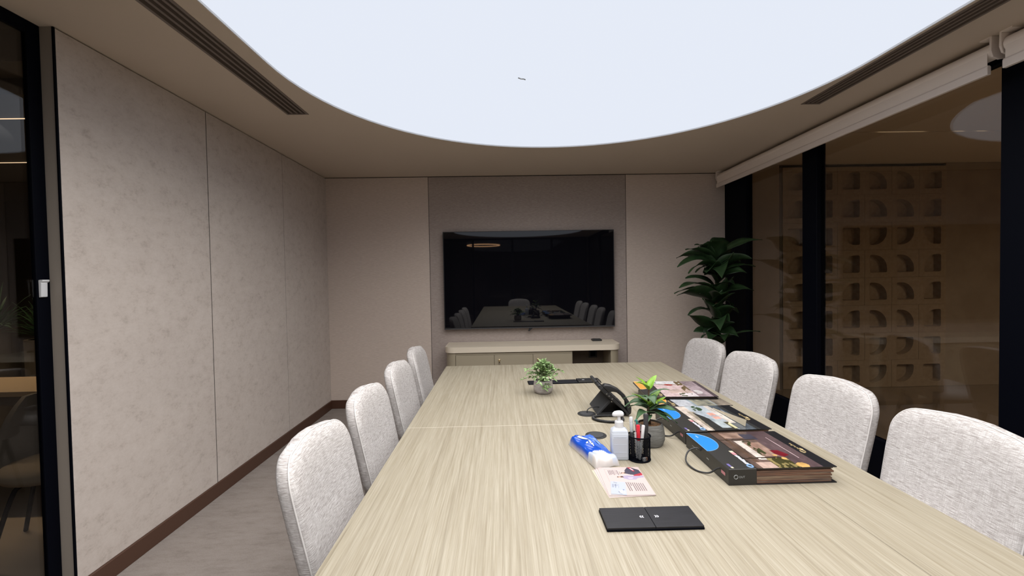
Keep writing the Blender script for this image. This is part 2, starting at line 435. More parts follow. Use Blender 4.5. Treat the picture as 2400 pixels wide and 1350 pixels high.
# left wall: core plus fabric panels
wl = struct(MB().box(-2.10, XL-0.022, 2.075, YB, 0, ZC).build('wall_left', M['grille_dark']))
for y0, y1 in ((2.056, 3.0590), (3.0665, 4.0935), (4.0985, YB)):
    MB().box(XL-0.022, XL, y0, y1, 0.093, ZC-0.007).build('panel', M['suede'], wl)
for y0, y1 in ((3.0592, 3.0663), (4.0937, 4.0983)):
    MB().box(XL-0.021, XL-0.0015, y0, y1, 0.093, ZC-0.007).build('joint', M['grille_dark'], wl)
MB().box(-2.012, XL-0.008, 2.052, 2.075, 0.0, ZC).build('jamb', M['jamb'], wl)
MB().box(XL-0.008, XL-0.0005, 2.0475, 2.0555, 0.0, ZC-0.003).build('edge_strip', M['black_metal'], wl)
struct(MB().box(XL-0.02, XL+0.012, 2.056, YB, 0, 0.092).build('baseboard_left', M['baseboard'], bevel=0.002, seg=1))
# back wall
wb = struct(MB().box(-2.10, 2.62, YB+0.022, 5.45, 0, 2.75).build('wall_back', M['grille_dark']))
for x0, x1, mm, dy in ((XL, -0.8145, 'weave', 0), (-0.8095, 1.3975, 'weave_dark', 0.004), (1.4025, 2.60, 'weave', 0)):
    MB().box(x0, x1, YB+dy, YB+0.022, 0.093 if mm == 'weave' else 0.093, ZC-0.007).build('panel', M[mm], wb)
for x0, x1 in ((-0.8143, -0.8097), (1.3977, 1.4023)):
    MB().box(x0, x1, YB+0.0045, YB+0.021, 0.093, ZC-0.007).build('joint', M['grille_dark'], wb)
struct(MB().box(XL, 2.60, YB-0.012, YB+0.02, 0, 0.092).build('baseboard_back', M['baseboard'], bevel=0.002, seg=1))

# right glass partition
win = thing('window_1', None, None, (XR, 2.5, 0)); struct(win)
def w1(name, y0, y1, z0, z1, x0=0.0, x1=0.06, m='black_metal'):
    return MB().box(x0, x1, y0-2.5, y1-2.5, z0, z1).build(name, M[m], win, bevel=0.003 if m != 'glass' else 0, seg=1)
w1('corner_post', 4.63, YB-0.013, 0, ZC, 0.0, 0.07)
w1('mullion', 3.58, 3.755, 0, ZC, 0.0, 0.075)
w1('door_post', 1.62, 2.245, 0, ZC, 0.0, 0.10)
w1('mullion', -0.1, 0.06, 0, ZC); w1('mullion', -1.75, -1.6, 0, ZC); w1('corner_post', YF, YF+0.1, 0, ZC)
for ya, yb in ((3.755, 4.63), (2.245, 3.58), (0.06, 1.62), (-1.6, -0.1), (YF+0.1, -1.75)):
    w1('bottom_rail', ya, yb, 0.0, 0.30 if ya > 2 else 0.15, 0.005, 0.055)
    w1('top_rail', ya, yb, ZC-0.10, ZC, 0.005, 0.055)
    w1('pane', ya, yb, 0.30 if ya > 2 else 0.15, ZC-0.10, 0.034, 0.046, 'glass')
struct(MB().box(2.54, 2.64, YF, YB, ZC, 2.78).build('trim_1', M['jamb']))

# left glass partition
win2 = thing('window_2', None, None, (-2.010, 0, 0)); struct(win2)
def w2(name, y0, y1, z0, z1, x0=-0.022, x1=0.0, m='black_metal'):
    return MB().box(x0, x1, y0, y1, z0, z1).build(name, M[m], win2, bevel=0.002 if m != 'glass' else 0, seg=1)
w2('post', 1.994, 2.052, 0, ZC)
w2('post', 0.2, 0.27, 0, ZC); w2('post', -1.5, -1.43, 0, ZC); w2('post', YF, YF+0.07, 0, ZC)
for ya, yb in ((0.27, 1.994), (-1.43, 0.2), (YF+0.07, -1.5)):
    w2('top_rail', ya, yb, ZC-0.055, ZC); w2('bottom_rail', ya, yb, 0, 0.06)
    w2('pane', ya, yb, 0.06, ZC-0.055, -0.016, -0.008, 'glass')
struct(MB().box(-2.13, -2.03, YF, YB, ZC+0.06, 2.78).build('trim_2', M['jamb']))
# rear glass partition (seen only mirrored in the television)
win3 = thing('window_3', None, None, (0, YF, 0)); struct(win3)
for x in (-2.0, -0.85, 0.3, 1.45, 2.45):
    MB().box(x-0.03, x+0.03, -0.05, 0, 0, ZC).build('post', M['black_metal'], win3)
for x0, x1 in ((-1.97, -0.88), (-0.82, 0.27), (0.33, 1.42), (1.48, 2.42)):
    MB().box(x0, x1, -0.032, -0.022, 0.06, ZC-0.05).build('pane', M['glass'], win3)
    MB().box(x0, x1, -0.05, 0, 0, 0.06).build('bottom_rail', M['black_metal'], win3)
    MB().box(x0, x1, -0.05, 0, ZC-0.05, ZC).build('top_rail', M['black_metal'], win3)

# ------------------------------------------------------------------ corridor beyond the right glass
NY = 5.47; NX0 = 3.432; NS = 0.3395
struct(MB().box(2.6, 9.0, -4.0, 5.7, -0.12, -0.002).build('floor_corridor', M['corr_floor']))
struct(plate_with_holes('ceiling_corridor', [(2.62, -4.0), (9.0, -4.0), (9.0, 5.7), (2.62, 5.7)],
                        [[(3.25, 4.235), (4.95, 4.235), (4.95, 4.262), (3.25, 4.262)], [(6.18, -1.5), (6.22, -1.5), (6.22, 1.9), (6.18, 1.9)]], 2.755, 0.05, M['corr_ceil']))
struct(MB().box(8.9, 9.0, -4.0, 5.7, 0, 2.75).build('wall_corridor_right', M['dark_wall']))
struct(MB().box(2.6, 9.0, -4.1, -4.0, 0, 2.75).build('wall_corridor_rear', M['dark_wall']))
wn = struct(MB().box(2.62, 9.0, NY+0.16, 5.75, 0, 2.75).build('wall_corridor_back', M['corr_wall']))
MB().box(2.62, NX0-0.045, NY, NY+0.16, 0, 2.75).build('panel', M['corr_wall'], wn)
MB().box(NX0-0.04, NX0-0.006, NY+0.006, NY+0.16, 0, 2.715).build('edge_strip', mat('niche_edge_bronze', (0.12, 0.095, 0.065), 0.5), wn)
MB().box(NX0+6*NS+0.002, 9.0, NY+0.01, NY+0.16, 0, 2.75).build('panel', M['corr_wall'], wn)
MB().box(NX0, NX0+6*NS, NY+0.02, NY+0.16, 8*NS, 2.735).build('shadow_gap', M['grille_dark'], wn)
def block_mesh(flip_x, flip_z, depth=0.085):
    h = NS/2-0.0008; q = 0.108
    # opening: big quarter round at one corner, small radii at the others
    R, r = 0.165, 0.022
    op = arc(q-r, -q+r, r, -PI/2, 0, 4)+arc(q-r, q-r, r, 0, PI/2, 4)+arc(-q+R, q-R, R, PI/2, PI, 14)+arc(-q+r, -q+r, r, PI, 1.5*PI, 4)
    if flip_x: op = [(-x, z) for x, z in op][::-1]
    if flip_z: op = [(x, -z) for x, z in op][::-1]
    outer = [(-h, -h), (h, -h), (h, h), (-h, h)]
    loops = [[Vector((x, z, 0)) for x, z in outer], [Vector((x, z, 0)) for x, z in op]]
    fl = loops[0]+loops[1]; mb = MB()
    mb.v = [(v.x, 0, v.y) for v in fl]
    mb.f = [tuple(t) for t in tessellate_polygon(loops)]
    n = len(op); k = len(mb.v)
    mb.v += [(x*0.93, depth, z*0.93) for x, z in op]
    for i in range(n): mb.f.append((4+i, 4+(i+1) % n, k+(i+1) % n, k+i))
    mb.f.append(tuple(k+i for i in range(n)))
    k2 = len(mb.v); mb.v += [(x, 0.15, z) for x, z in outer]
    for i in range(4): mb.f.append((i, (i+1) % 4, k2+(i+1) % 4, k2+i))
    return mb
var = {}
for row in range(8):
    for c in range(6):
        fx = c in (3, 4); fz = row in (2, 6, 7)
        loc = (NX0+NS*(c+0.5), NY+((row*7+c*3) % 5)*0.0012, NS*(7-row+0.5))
        if (fx, fz) not in var:
            o = block_mesh(fx, fz).build('block', M['block'], wn); var[(fx, fz)] = o
        else:
            o = var[(fx, fz)].copy(); COL.objects.link(o)
        o.location = loc
# slot lights in the corridor ceiling
em_warm = emit('warm_strip', (1.0, 0.66, 0.34), SLOT_STRENGTH)
def slot_light(label, x0, x1, y, dashed, z=2.755, strength=None):
    t = thing('strip_light', label, 'strip light', ((x0+x1)/2, y, z))
    hx = (x1-x0)/2
    MB().box(-hx, hx, -0.014, 0.014, 0.03, 0.045).build('housing', M['grille_dark'], t)
    mb = MB(); x = -hx+0.02
    while x < hx-0.05:
        X = (x0+x1)/2+x
        if not dashed or 3.58 < X < 4.04 or 4.32 < X < 4.42 or 4.55 < X < 4.64: mb.box(x, x+(0.013 if dashed else 0.2), -0.005, 0.005, 0.006 if dashed else 0.021, 0.026)
        x += 0.024 if dashed else 0.2
    df = mb.build('diffuser', strength or em_warm, t)
    if dashed: df['kind'] = 'stuff'
slot_light('dotted warm strip light in the corridor ceiling behind the right glass', 3.26, 4.94, 4.2485, True, 2.755, emit('strip_dots', (1.0, 0.82, 0.6), 0.9))

# ------------------------------------------------------------------ lounge beyond the left glass
struct(MB().box(-9.0, -2.1, -4.0, 7.2, -0.12, -0.002).build('floor_lounge', M['lounge_floor']))
struct(MB().box(-9.0, -2.13, -4.0, 7.2, 2.73, 2.8).build('ceiling_lounge', M['dark_wall']))
struct(MB().box(-9.0, -2.1, 7.1, 7.2, 0, 2.75).build('wall_lounge_back', M['dark_wall']))
struct(MB().box(-9.1, -9.0, -4.0, 7.2, 0, 2.75).build('wall_lounge_left', M['dark_wall']))
struct(MB().box(-9.0, -2.1, -4.1, -4.0, 0, 2.75).build('wall_lounge_rear', M['dark_wall']))
struct(MB().box(-2.13, -2.08, 2.1, 7.1, 0, 2.75).build('wall_lounge_right', M['dark_wall']))
for y, h in ((2.35, 0.16), (2.9, 0.10)):
    struct(MB().box(-7.0, -2.14, y, y+0.16, 2.73-h, 2.73).build('trim_3', M['dark_wall']))
em_dim = emit('dim_warm_strip', (1.0, 0.70, 0.42), 1.6)
slot_light('upper warm strip light seen through the left glass', -6.6, -2.5, 3.58, False, 2.70, em_dim)
slot_light('lower warm strip light seen through the left glass', -6.6, -2.5, 4.85, False, 2.70, em_dim)
# rear lounge
struct(MB().box(-2.1, 2.6, -7.6, YF, -0.12, -0.002).build('floor_rear', M['lounge_floor']))
struct(MB().box(-2.1, 2.6, -7.7, -7.6, 0, 2.75).build('wall_rear', M['dark_wall']))
struct(MB().box(-2.1, 2.6, -7.6, YF, 2.73, 2.8).build('ceiling_rear', M['dark_wall']))
rg = thing('ring_pendant', 'glowing ring pendant lamp mirrored in the television', 'pendant lamp', (-0.574, -3.98, 2.43))
MB().tube([(0.5*math.cos(2*PI*i/48), 0.5*math.sin(2*PI*i/48), 0) for i in range(48)], 0.014, 8, closed=True).build('ring', emit('ring_glow', (1.0, 0.55, 0.28), 9.0), rg)
for i in range(3):
    a = 2*PI*i/3
    MB().tube([(0.5*math.cos(a), 0.5*math.sin(a), 0.01), (0.03*math.cos(a), 0.03*math.sin(a), 0.30)], 0.002, 5).build('cable', M['black_plastic'], rg)

# ------------------------------------------------------------------ conference table
TZ = 0.74
TX0, TX1, TY0, TY1, SEAM, LSEAM = -0.4621, 1.262, -0.83, 3.606, 2.127, 0.975
tb = thing('conference_table', 'long bleached oak conference table with seams across its top', 'table', (0.4, 1.4, 0))
def tt(x0, x1, y0, y1, z0=TZ-0.035, z1=TZ, name='tabletop', m='wood', bev=0.0012):
    return MB().box(x0-0.4, x1-0.4, y0-1.4, y1-1.4, z0, z1).build(name, M[m], tb, bevel=bev, seg=1)
for ya, yb in ((TY0, 0.646), (0.648, SEAM-0.001), (SEAM+0.001, TY1)):
    tt(TX0, LSEAM-0.0007, ya, yb); tt(LSEAM+0.0007, TX1, ya, yb)
for ys in (0.647, SEAM): tt(TX0+0.001, LSEAM, ys-0.0022, ys+0.0022, TZ-0.01, TZ+0.0002, 'seam_strip', 'light_line', 0)
tt(TX0+0.01, TX1-0.01, TY0+0.01, TY1-0.01, TZ-0.045, TZ-0.036, 'underlay', 'light_line')
for y in (-0.2, 1.4, 3.0):
    tt(0.12, 0.68, y-0.04, y+0.04, 0.03, TZ-0.045, 'pedestal', 'wood_edge', 0.004)
    tt(0.0, 0.8, y-0.2, y+0.2, 0.0, 0.03, 'foot', 'black_metal', 0.004)
tt(0.2, 0.6, 0.0, 2.8, 0.55, 0.69, 'cable_tray', 'black_metal', 0.004)

# ------------------------------------------------------------------ chairs
def make_chair():
    t = thing('meeting_chair', 'x', 'chair')
    W = 0.265
    def outline():
        pts = []
        pts += arc(W-0.045-0.012, 0.45+0.05, 0.05, -PI/2, 0, 5)
        pts += [(W-0.004, 0.58), (W, 0.68)]
        pts += arc(W-0.105, 0.868-0.105, 0.105, 0.03, PI/2-0.09, 9)
        pts += [(0.06, 0.8805), (0, 0.882), (-0.06, 0.8805)]
        pts += [(-x, z) for x, z in arc(W-0.105, 0.868-0.105, 0.105, 0.03, PI/2-0.09, 9)[::-1]]
        pts += [(-W, 0.68), (-W+0.004, 0.58)]
        pts += [(-x, z) for x, z in arc(W-0.045-0.012, 0.45+0.05, 0.05, -PI/2, 0, 5)[::-1]]
        return pts
    O = outline(); n = len(O); cz = 0.66
    def pos(y, z, d):
        return (-0.172-0.215*(z-0.45)+d+0.42*y*y, y, z)
    prof = [(0.02, 0.022), (0.35, 0.022), (0.62, 0.0215), (0.80, 0.019), (0.90, 0.015), (0.955, 0.009), (0.985, 0.003), (0.994, -0.004),
            (1.0, -0.010), (1.0, -0.030), (0.985, -0.042), (0.95, -0.049), (0.85, -0.053), (0.5, -0.055), (0.02, -0.055)]
    mb = MB()
    for s, d in prof:
        for y, z in O:
            yy = y*s; zz = cz+(z-cz)*s
            mb.v.append(pos(yy, zz, d))
    for k in range(len(prof)-1):
        for i in range(n): j = (i+1) % n; mb.f.append((k*n+i, k*n+j, (k+1)*n+j, (k+1)*n+i))
    mb.f.append(tuple(range(n))); mb.f.append(tuple((len(prof)-1)*n+i for i in reversed(range(n))))
    back = mb.build('backrest', M['tweed'], t, smooth=True)
    MB().tube([pos(y*0.999, cz+(z-cz)*0.999, -0.004) for y, z in O], 0.0032, 6, closed=True).build('piping', M['piping'], back, smooth=True)
    st = MB(); S = rrect(-0.215, 0.235, -0.245, 0.245, 0.07, 6); m_ = len(S)
    for s, z in ((0.02, 0.478), (0.6, 0.477), (0.88, 0.472), (0.96, 0.462), (1.0, 0.445), (1.0, 0.415), (0.97, 0.40), (0.9, 0.395), (0.02, 0.395)):
        for x, y in S: st.v.append((0.01+(x-0.01)*s, y*s, z))
    for k in range(8):
        for i in range(m_): j = (i+1) % m_; st.f.append((k*m_+i, k*m_+j, (k+1)*m_+j, (k+1)*m_+i))
    st.f += [tuple(range(m_)), tuple(9*m_-1-i for i in range(m_))]
    st.build('seat', M['tweed'], t, smooth=True)
    for sx, sy in ((1, 1), (1, -1), (-1, 1), (-1, -1)):
        MB().tube([(0.15*sx, 0.17*sy, 0.40), (0.215*sx, 0.215*sy, 0.0)], [0.016, 0.010], 10).build('leg', M['black_metal'], t, smooth=True, auto=0.8)
    return t
GRP = 'light tweed meeting chairs around the table'
chairs = [
    (-0.450, 3.63, 0.02, 'light tweed chair farthest away on the left side of the table'),
    (-0.450, 2.98, 0.00, 'light tweed chair second from the television on the left side'),
    (-0.450, 2.30, 0.00, 'light tweed chair second nearest on the left side of the table'),
    (-0.450, 1.66, 0.00, 'light tweed chair nearest on the left side of the table'),
    (1.450, 3.72, PI+0.12, 'light tweed chair farthest on the right side, in front of the corner plant'),
    (1.450, 3.04, PI+0.08, 'light tweed chair second from the plant on the right side'),
    (1.440, 2.262, PI+0.04, 'light tweed chair second nearest on the right side of the table'),
    (1.440, 1.62, PI+0.02, 'light tweed chair nearest on the right side, cut by the frame'),
    (1.420, 0.85, PI, 'light tweed chair beside the camera on the right, seen only mirrored'),
    (1.420, 0.15, PI, 'light tweed chair beside the table end on the right, seen only mirrored'),
    (0.40, -1.0, PI/2, 'light tweed chair at the head of the table, mirrored in the television'),
]
proto = make_chair()
for i, (x, y, rz, lab) in enumerate(chairs):
    c = proto if i == 0 else copy_tree(proto)
    c.location = (x, y, 0); c.scale = (1, 1, 1.011); c.rotation_euler = (0, 0, rz); tag(c, lab, 'chair', GRP)

# ------------------------------------------------------------------ television
tv = thing('television', 'large black wall-mounted television above the cabinet', 'television', (0.296, YB, 1.4115))
MB().box(-0.95, 0.95, -0.070, -0.030, -0.5412, 0.5412).build('body', M['black_plastic'], tv, bevel=0.003)
MB().box(-0.941, 0.941, -0.0712, -0.069, -0.525, 0.534).build('screen', M['screen'], tv)
MB().box(-0.948, 0.948, -0.0716, -0.0690, -0.5408, -0.530).build('lower_bezel', mat('bezel_grey', (0.05, 0.05, 0.055), 0.3), tv)
MB().box(-0.35, 0.35, -0.030, 0.003, -0.25, 0.25).build('wall_bracket', M['black_metal'], tv)
MB().prism_y([(-0.022, -0.575), (-0.006, -0.575), (0.030, -0.5412), (-0.010, -0.5412)], -0.066, -0.045).build('sensor', M['black_plastic'], tv, bevel=0.002)

# ------------------------------------------------------------------ cabinet
cb = thing('cabinet', 'low taupe cabinet with rounded ends under the television', 'cabinet', (0.306, 4.885, 0))
cx0, cx1, cy0, cy1 = -0.925, 0.925, -0.195, 0.197
def round_front(x0, x1, y0, y1, r, n=10):
    return arc(x1-r, y0+r, r, -PI/2, 0, n)+[(x1, y1), (x0, y1)]+arc(x0+r, y0+r, r, PI, 1.5*PI, n)
MB().prism(round_front(cx0, cx1, cy0, cy1, 0.10), 0.662, 0.720).build('top', M['cab_top'], cb, smooth=True, auto=0.6)
def end_col(sx):
    pts = arc(cx1-0.012-0.095, cy0+0.012+0.095, 0.095, -PI/2, 0, 10)+[(cx1-0.012, cy1), (cx1-0.112, cy1), (cx1-0.112, cy0+0.012)]
    if sx < 0: pts = [(-x, y) for x, y in pts][::-1]
    return pts
for s in (1, -1):
    MB().prism(end_col(s), 0.05, 0.662).build('end_panel', M['cab'], cb, smooth=True, auto=0.6)
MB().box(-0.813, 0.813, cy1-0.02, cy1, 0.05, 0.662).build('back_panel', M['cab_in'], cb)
MB().box(-0.813, 0.408, cy0+0.018, cy0+0.16, 0.632, 0.662).build('upper_rail', M['cab'], cb)
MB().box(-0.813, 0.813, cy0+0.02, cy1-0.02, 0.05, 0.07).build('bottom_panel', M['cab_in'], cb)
MB().box(0.398, 0.410, cy0+0.02, cy1-0.02, 0.07, 0.662).build('divider', M['cab'], cb)
MB().box(-0.89, 0.89, cy0+0.04, cy1, 0.0, 0.05).build('plinth', M['black_metal'], cb)
for k in range(3):
    x0 = -0.811+0.4035*k
    d = MB().box(x0+0.0015, x0+0.402, cy0+0.012, cy0+0.030, 0.072, 0.630).build('door', M['cab'], cb, bevel=0.0015, seg=1)
    if k > 0:
        lx = x0+0.052
        lk = MB().lathe([(0.0, 0), (0.011, 0), (0.011, 0.010), (0.006, 0.012)], n=16)
        lk.v = [(lx+x, cy0+0.012-z, 0.578+y) for x, y, z in lk.v]
        lk.build('lock', M['brass'], d, smooth=True, auto=0.6)
        MB().box(lx-0.006, lx+0.006, cy0-0.016, cy0-0.012, 0.553, 0.575).build('key', M['brass'], d, bevel=0.001)
        MB().tube([(lx+0.008*math.cos(2*PI*i/12), cy0-0.014, 0.546+0.008*math.sin(2*PI*i/12)) for i in range(12)], 0.002, 6, closed=True).build('key_ring', M['chrome'], d)
so = thing('wall_socket', 'black square power socket inside the open cabinet niche', 'socket', (0.306+0.695, 4.885+0.175, 0.565))
MB().box(-0.045, 0.045, -0.008, 0.002, -0.045, 0.045).build('plate', M['black_plastic'], so, bevel=0.003)
MB().box(-0.028, 0.028, -0.011, -0.008, -0.028, 0.028).build('insert', M['black_metal'], so, bevel=0.002)
hb = thing('media_box', 'small flat black box on top of the cabinet', 'media box', (1.03, 4.99, 0.720))
MB().box(-0.052, 0.052, -0.045, 0.045, 0.0, 0.018).build('case', M['black_plastic'], hb, bevel=0.003)
MB().box(-0.040, 0.040, -0.034, 0.034, 0.018, 0.0205).build('lid', M['grey_plastic'], hb, bevel=0.001, seg=1)

# ------------------------------------------------------------------ roller blinds
def blind(label, y0, y1, near_bracket):
    t = thing('roller_blind', label, 'blind', (2.445, (y0+y1)/2, ZC)); hl = (y1-y0)/2
    tb_ = MB(); R = 0.040
    pts = [(0, -hl, -0.062), (0, hl, -0.062)]
    tb_.tube(pts, R, 28); tb_.build('roll', M['blind'], t, smooth=True, auto=0.8)
    MB().box(-0.0385, -0.0375+0.0005, -hl+0.012, hl-0.008, -0.165, -0.062).build('fabric', M['blind'], t)
    MB().prism_y([(-0.047, -0.180), (-0.026, -0.180), (-0.026, -0.140), (-0.033, -0.134), (-0.043, -0.134), (-0.047, -0.142)], -hl+0.004, hl-0.002).build('bottom_rail', M['blind_rail'], t, bevel=0.003)
    for s in ((-1, 1) if near_bracket else (1,)):
        yb = s*(hl+0.008)
        br = MB().prism_y([(-0.045, 0.0), (0.050, 0.0), (0.050, -0.075), (0.03, -0.106), (-0.005, -0.112), (-0.036, -0.100), (-0.047, -0.070)], yb-0.005, yb+0.005)
        br.build('bracket', M['blind_rail'], t, bevel=0.002)
        MB().box(-0.045, 0.050, min(yb, yb-s*0.05), max(yb, yb-s*0.05), -0.006, 0.0).build('bracket_plate', M['blind_rail'], t)
    return t
blind('long beige roller blind rolled up above the right glass', 2.195, 5.025, True)
blind('beige roller blind above the door post, cut by the frame', -0.1, 2.135, True)

# ------------------------------------------------------------------ white hook on left frame
hk = thing('latch_hook', 'small white plastic latch clipped on the left black frame', 'hook', (-2.010, 2.012, 1.39))
MB().prism_y([(0.0, 0.0), (0.011, 0.002), (0.013, 0.062), (0.009, 0.070), (0.0, 0.070)], -0.012, 0.016).build('body', M['white_plastic'], hk, bevel=0.002)
MB().prism_y([(0.0, 0.066), (0.012, 0.064), (0.019, 0.071), (0.018, 0.077), (0.008, 0.077), (0.0, 0.076)], -0.012, 0.020).build('lip', M['white_plastic'], hk, bevel=0.002)

# ------------------------------------------------------------------ plants
def leaf_mb(P0, P1, P2, width, fold=0.25, n=9, twist=0.0, tipw=0.0, up=None):
    """leaf blade along a quadratic curve with a V-fold and thickness"""
    C = bez(P0, P1, P2, n); mb = MB(); rows = []
    for i, p in enumerate(C):
        t = i/n
        tg = (C[min(i+1, n)]-C[max(i-1, 0)]).normalized()
        side = tg.cross(up or Vector((0, 0, 1)))
        if side.length < 0.05: side = tg.cross(Vector((0, 1, 0.2)))
        side.normalize(); nrm = side.cross(tg).normalized()
        ca, sa = math.cos(twist), math.sin(twist)
        side, nrm = side*ca+nrm*sa, nrm*ca-side*sa
        wdt = width*(max(0, math.sin(PI*min(1, t*0.97+0.03)**0.72))**0.95)*(1.12-0.30*t)+0.001
        wav = 0.10*width*math.sin(t*9+width*40)
        rows.append((p-side*wdt+nrm*(wdt*fold+wav), p-side*wdt*0.5+nrm*wdt*fold*0.35, p, p+side*wdt*0.5+nrm*wdt*fold*0.35, p+side*wdt+nrm*(wdt*fold-wav), nrm))
    th = 0.0012
    for s in (0, 1):
        for r in rows:
            for q in range(5): mb.v.append(tuple(r[q]-r[5]*th*s))
    m = 5*(n+1)
    for i in range(n):
        for q in range(4):
            a = i*5+q; mb.f.append((a, a+1, a+6, a+5)); mb.f.append((m+a, m+a+5, m+a+6, m+a+1))
        for q in (0, 4):
            a = i*5+q; mb.f.append((a, a+5, m+a+5, m+a) if q == 0 else (a, m+a, m+a+5, a+5))
    return mb

# corner plant
def unproj(px, py, y):
    d = R_*((px-1200)/1060.18)-U_*((py-675)/1060.18)+F_
    return Vector((0, 0, CAM_H))+d*(y/d.y)
pl = thing('potted_corner_plant', 'tall dark green leafy plant in the back right corner', 'plant', (2.14, 4.48, 0))
PB = Vector((2.14, 4.48, 0))
MB().lathe([(0.12, 0), (0.15, 0.02), (0.17, 0.48), (0.17, 0.50), (0.155, 0.50), (0.15, 0.46)], n=32).build('pot', M['concrete_dark'], pl, smooth=True, auto=0.7)
MB().lathe([(0.0, 0.468), (0.08, 0.475), (0.150, 0.465)], n=24, cap=False).build('soil', M['soil'], pl, smooth=True)
MB().tube([(0, 0, 0.45), (-0.01, 0.01, 0.9), (0.005, 0, 1.3), (-0.01, 0.0, 1.63)], [0.022, 0.018, 0.014, 0.008], 10).build('trunk', M['trunk'], pl, smooth=True)
LV = [  # base row px, tip px, tip depth, half width, lift, fold
    (600, (1787, 562), 4.22, 0.050, 0.10, .3), (598, (1700, 560), 4.70, 0.075, 0.10, .1), (606, (1668, 566), 4.30, 0.070, 0.12, .1),
    (602, (1627, 574), 4.50, 0.055, 0.08, .3), (606, (1606, 585), 4.40, 0.045, 0.08, .3), (618, (1585, 605), 4.55, 0.045, 0.14, .3),
    (620, (1587, 626), 4.35, 0.045, 0.16, .3), (628, (1613, 641), 4.20, 0.040, 0.15, .3), (625, (1762, 606), 4.30, 0.052, 0.10, .25),
    (640, (1771, 625), 4.38, 0.050, 0.10, .25), (648, (1751, 640), 4.30, 0.045, 0.10, .3), (632, (1692, 652), 4.12, 0.065, 0.16, .2),
    (640, (1655, 640), 4.20, 0.060, 0.10, .3),
    (672, (1606, 652), 4.45, 0.042, 0.10, .3), (684, (1591, 675), 4.30, 0.055, 0.14, .25), (690, (1580, 688), 4.50, 0.038, 0.12, .3),
    (700, (1586, 693), 4.25, 0.055, 0.12, .3), (690, (1767, 681), 4.32, 0.045, 0.10, .3), (680, (1723, 668), 4.25, 0.055, 0.12, .2),
    (705, (1690, 690), 4.15, 0.060, 0.10, .25),
    (728, (1723, 686), 4.30, 0.060, 0.06, .3), (745, (1723, 722), 4.25, 0.058, 0.08, .3), (738, (1612, 739), 4.35, 0.042, 0.14, .3),
    (752, (1645, 700), 4.22, 0.060, 0.06, .3), (760, (1688, 775), 4.12, 0.062, 0.18, .2), (775, (1612, 738), 4.20, 0.045, 0.04, .3),
    (780, (1722, 756), 4.35, 0.050, 0.05, .3), (800, (1782, 777), 4.24, 0.036, 0.08, .3), (790, (1660, 800), 4.15, 0.050, 0.12, .25), (792, (1698, 800), 4.13, 0.055, 0.12, .25),
    (655, (1700, 610), 4.85, 0.055, 0.10, .25), (720, (1650, 690), 4.80, 0.055, 0.10, .25), (770, (1700, 740), 4.85, 0.055, 0.10, .25),
]
for row, tip, ty, hw, lift, fo in LV:
    zb = unproj(1683, row, 4.48).z
    p0 = Vector((2.14+random.uniform(-.008, .008), 4.48, min(zb, 1.62)-0.02)); p2 = unproj(tip[0], tip[1], ty)
    mid = (p0+p2)/2+Vector((0, 0, lift))
    mb = leaf_mb(p0-PB, mid-PB, p2-PB, hw*1.5, fo, 10, twist=random.uniform(-0.75, 0.75))
    mb.build('leaf', M['leaf_dark'], pl, smooth=True)

rl = random.Random(11)
for k in range(20):
    z0 = 0.72+0.90*k/19; a = -PI/2+rl.uniform(-1.9, 1.9); L = rl.uniform(0.16, 0.26)
    p0 = Vector((0, 0, z0)); q = Vector((L*math.cos(a), L*math.sin(a), z0+rl.uniform(-0.06, 0.10)))
    leaf_mb(p0, (p0+q)/2+Vector((0, 0, rl.uniform(0.06, 0.12))), q, rl.uniform(0.055, 0.08), 0.25, 8, twist=rl.uniform(-0.6, 0.6)).build('leaf', M['leaf_dark'], pl, smooth=True)
for k in range(16):
    z0 = 0.66+0.92*k/15; a = -PI/2+rl.uniform(-2.4, 2.4); L = rl.uniform(0.07, 0.17)
    p0 = Vector((0, 0, z0)); q = Vector((L*math.cos(a), L*math.sin(a), z0+rl.uniform(0.10, 0.20)))
    leaf_mb(p0, (p0+q)/2+Vector((0.3*L*math.cos(a), 0.3*L*math.sin(a), 0.0)), q, rl.uniform(0.045, 0.065), 0.3, 8, twist=rl.uniform(-0.5, 0.5)).build('leaf', M['leaf_dark'], pl, smooth=True)
# rubber plant on the table
p2 = thing('rubber_plant', 'rubber plant with bright young top leaves in dark grey cement pot', 'plant', (0.600, 1.852, TZ)); p2.scale = (1.02, 1.02, 0.97)
MB().lathe([(0.040, 0), (0.050, 0.003), (0.058, 0.025), (0.0585, 0.045), (0.054, 0.078), (0.049, 0.092), (0.045, 0.092), (0.046, 0.082)], n=40).build('pot', M['concrete_dark'], p2, smooth=True, auto=0.8)
MB().lathe([(0.0, 0.086), (0.03, 0.086), (0.047, 0.083)], n=24, cap=False).build('soil', M['soil'], p2, smooth=True)
MB().tube([(0, 0, 0.08), (-0.006, 0, 0.14), (-0.004, 0, 0.20), (-0.002, 0, 0.25)], [0.007, 0.006, 0.004, 0.003], 8).build('stem', M['trunk'], p2, smooth=True)
def lf(z0, ang, L, rise, w, m, fold=0.25, arch=0.02):
    d = Vector((math.cos(ang), math.sin(ang), 0))
    a = Vector((-0.004, 0, z0)); b = a+d*L+Vector((0, 0, rise))
    leaf_mb(a, (a+b)/2+Vector((0, 0, arch)), b, w*1.25, fold, 8).build('leaf', M[m], p2, smooth=True)
D2 = math.radians
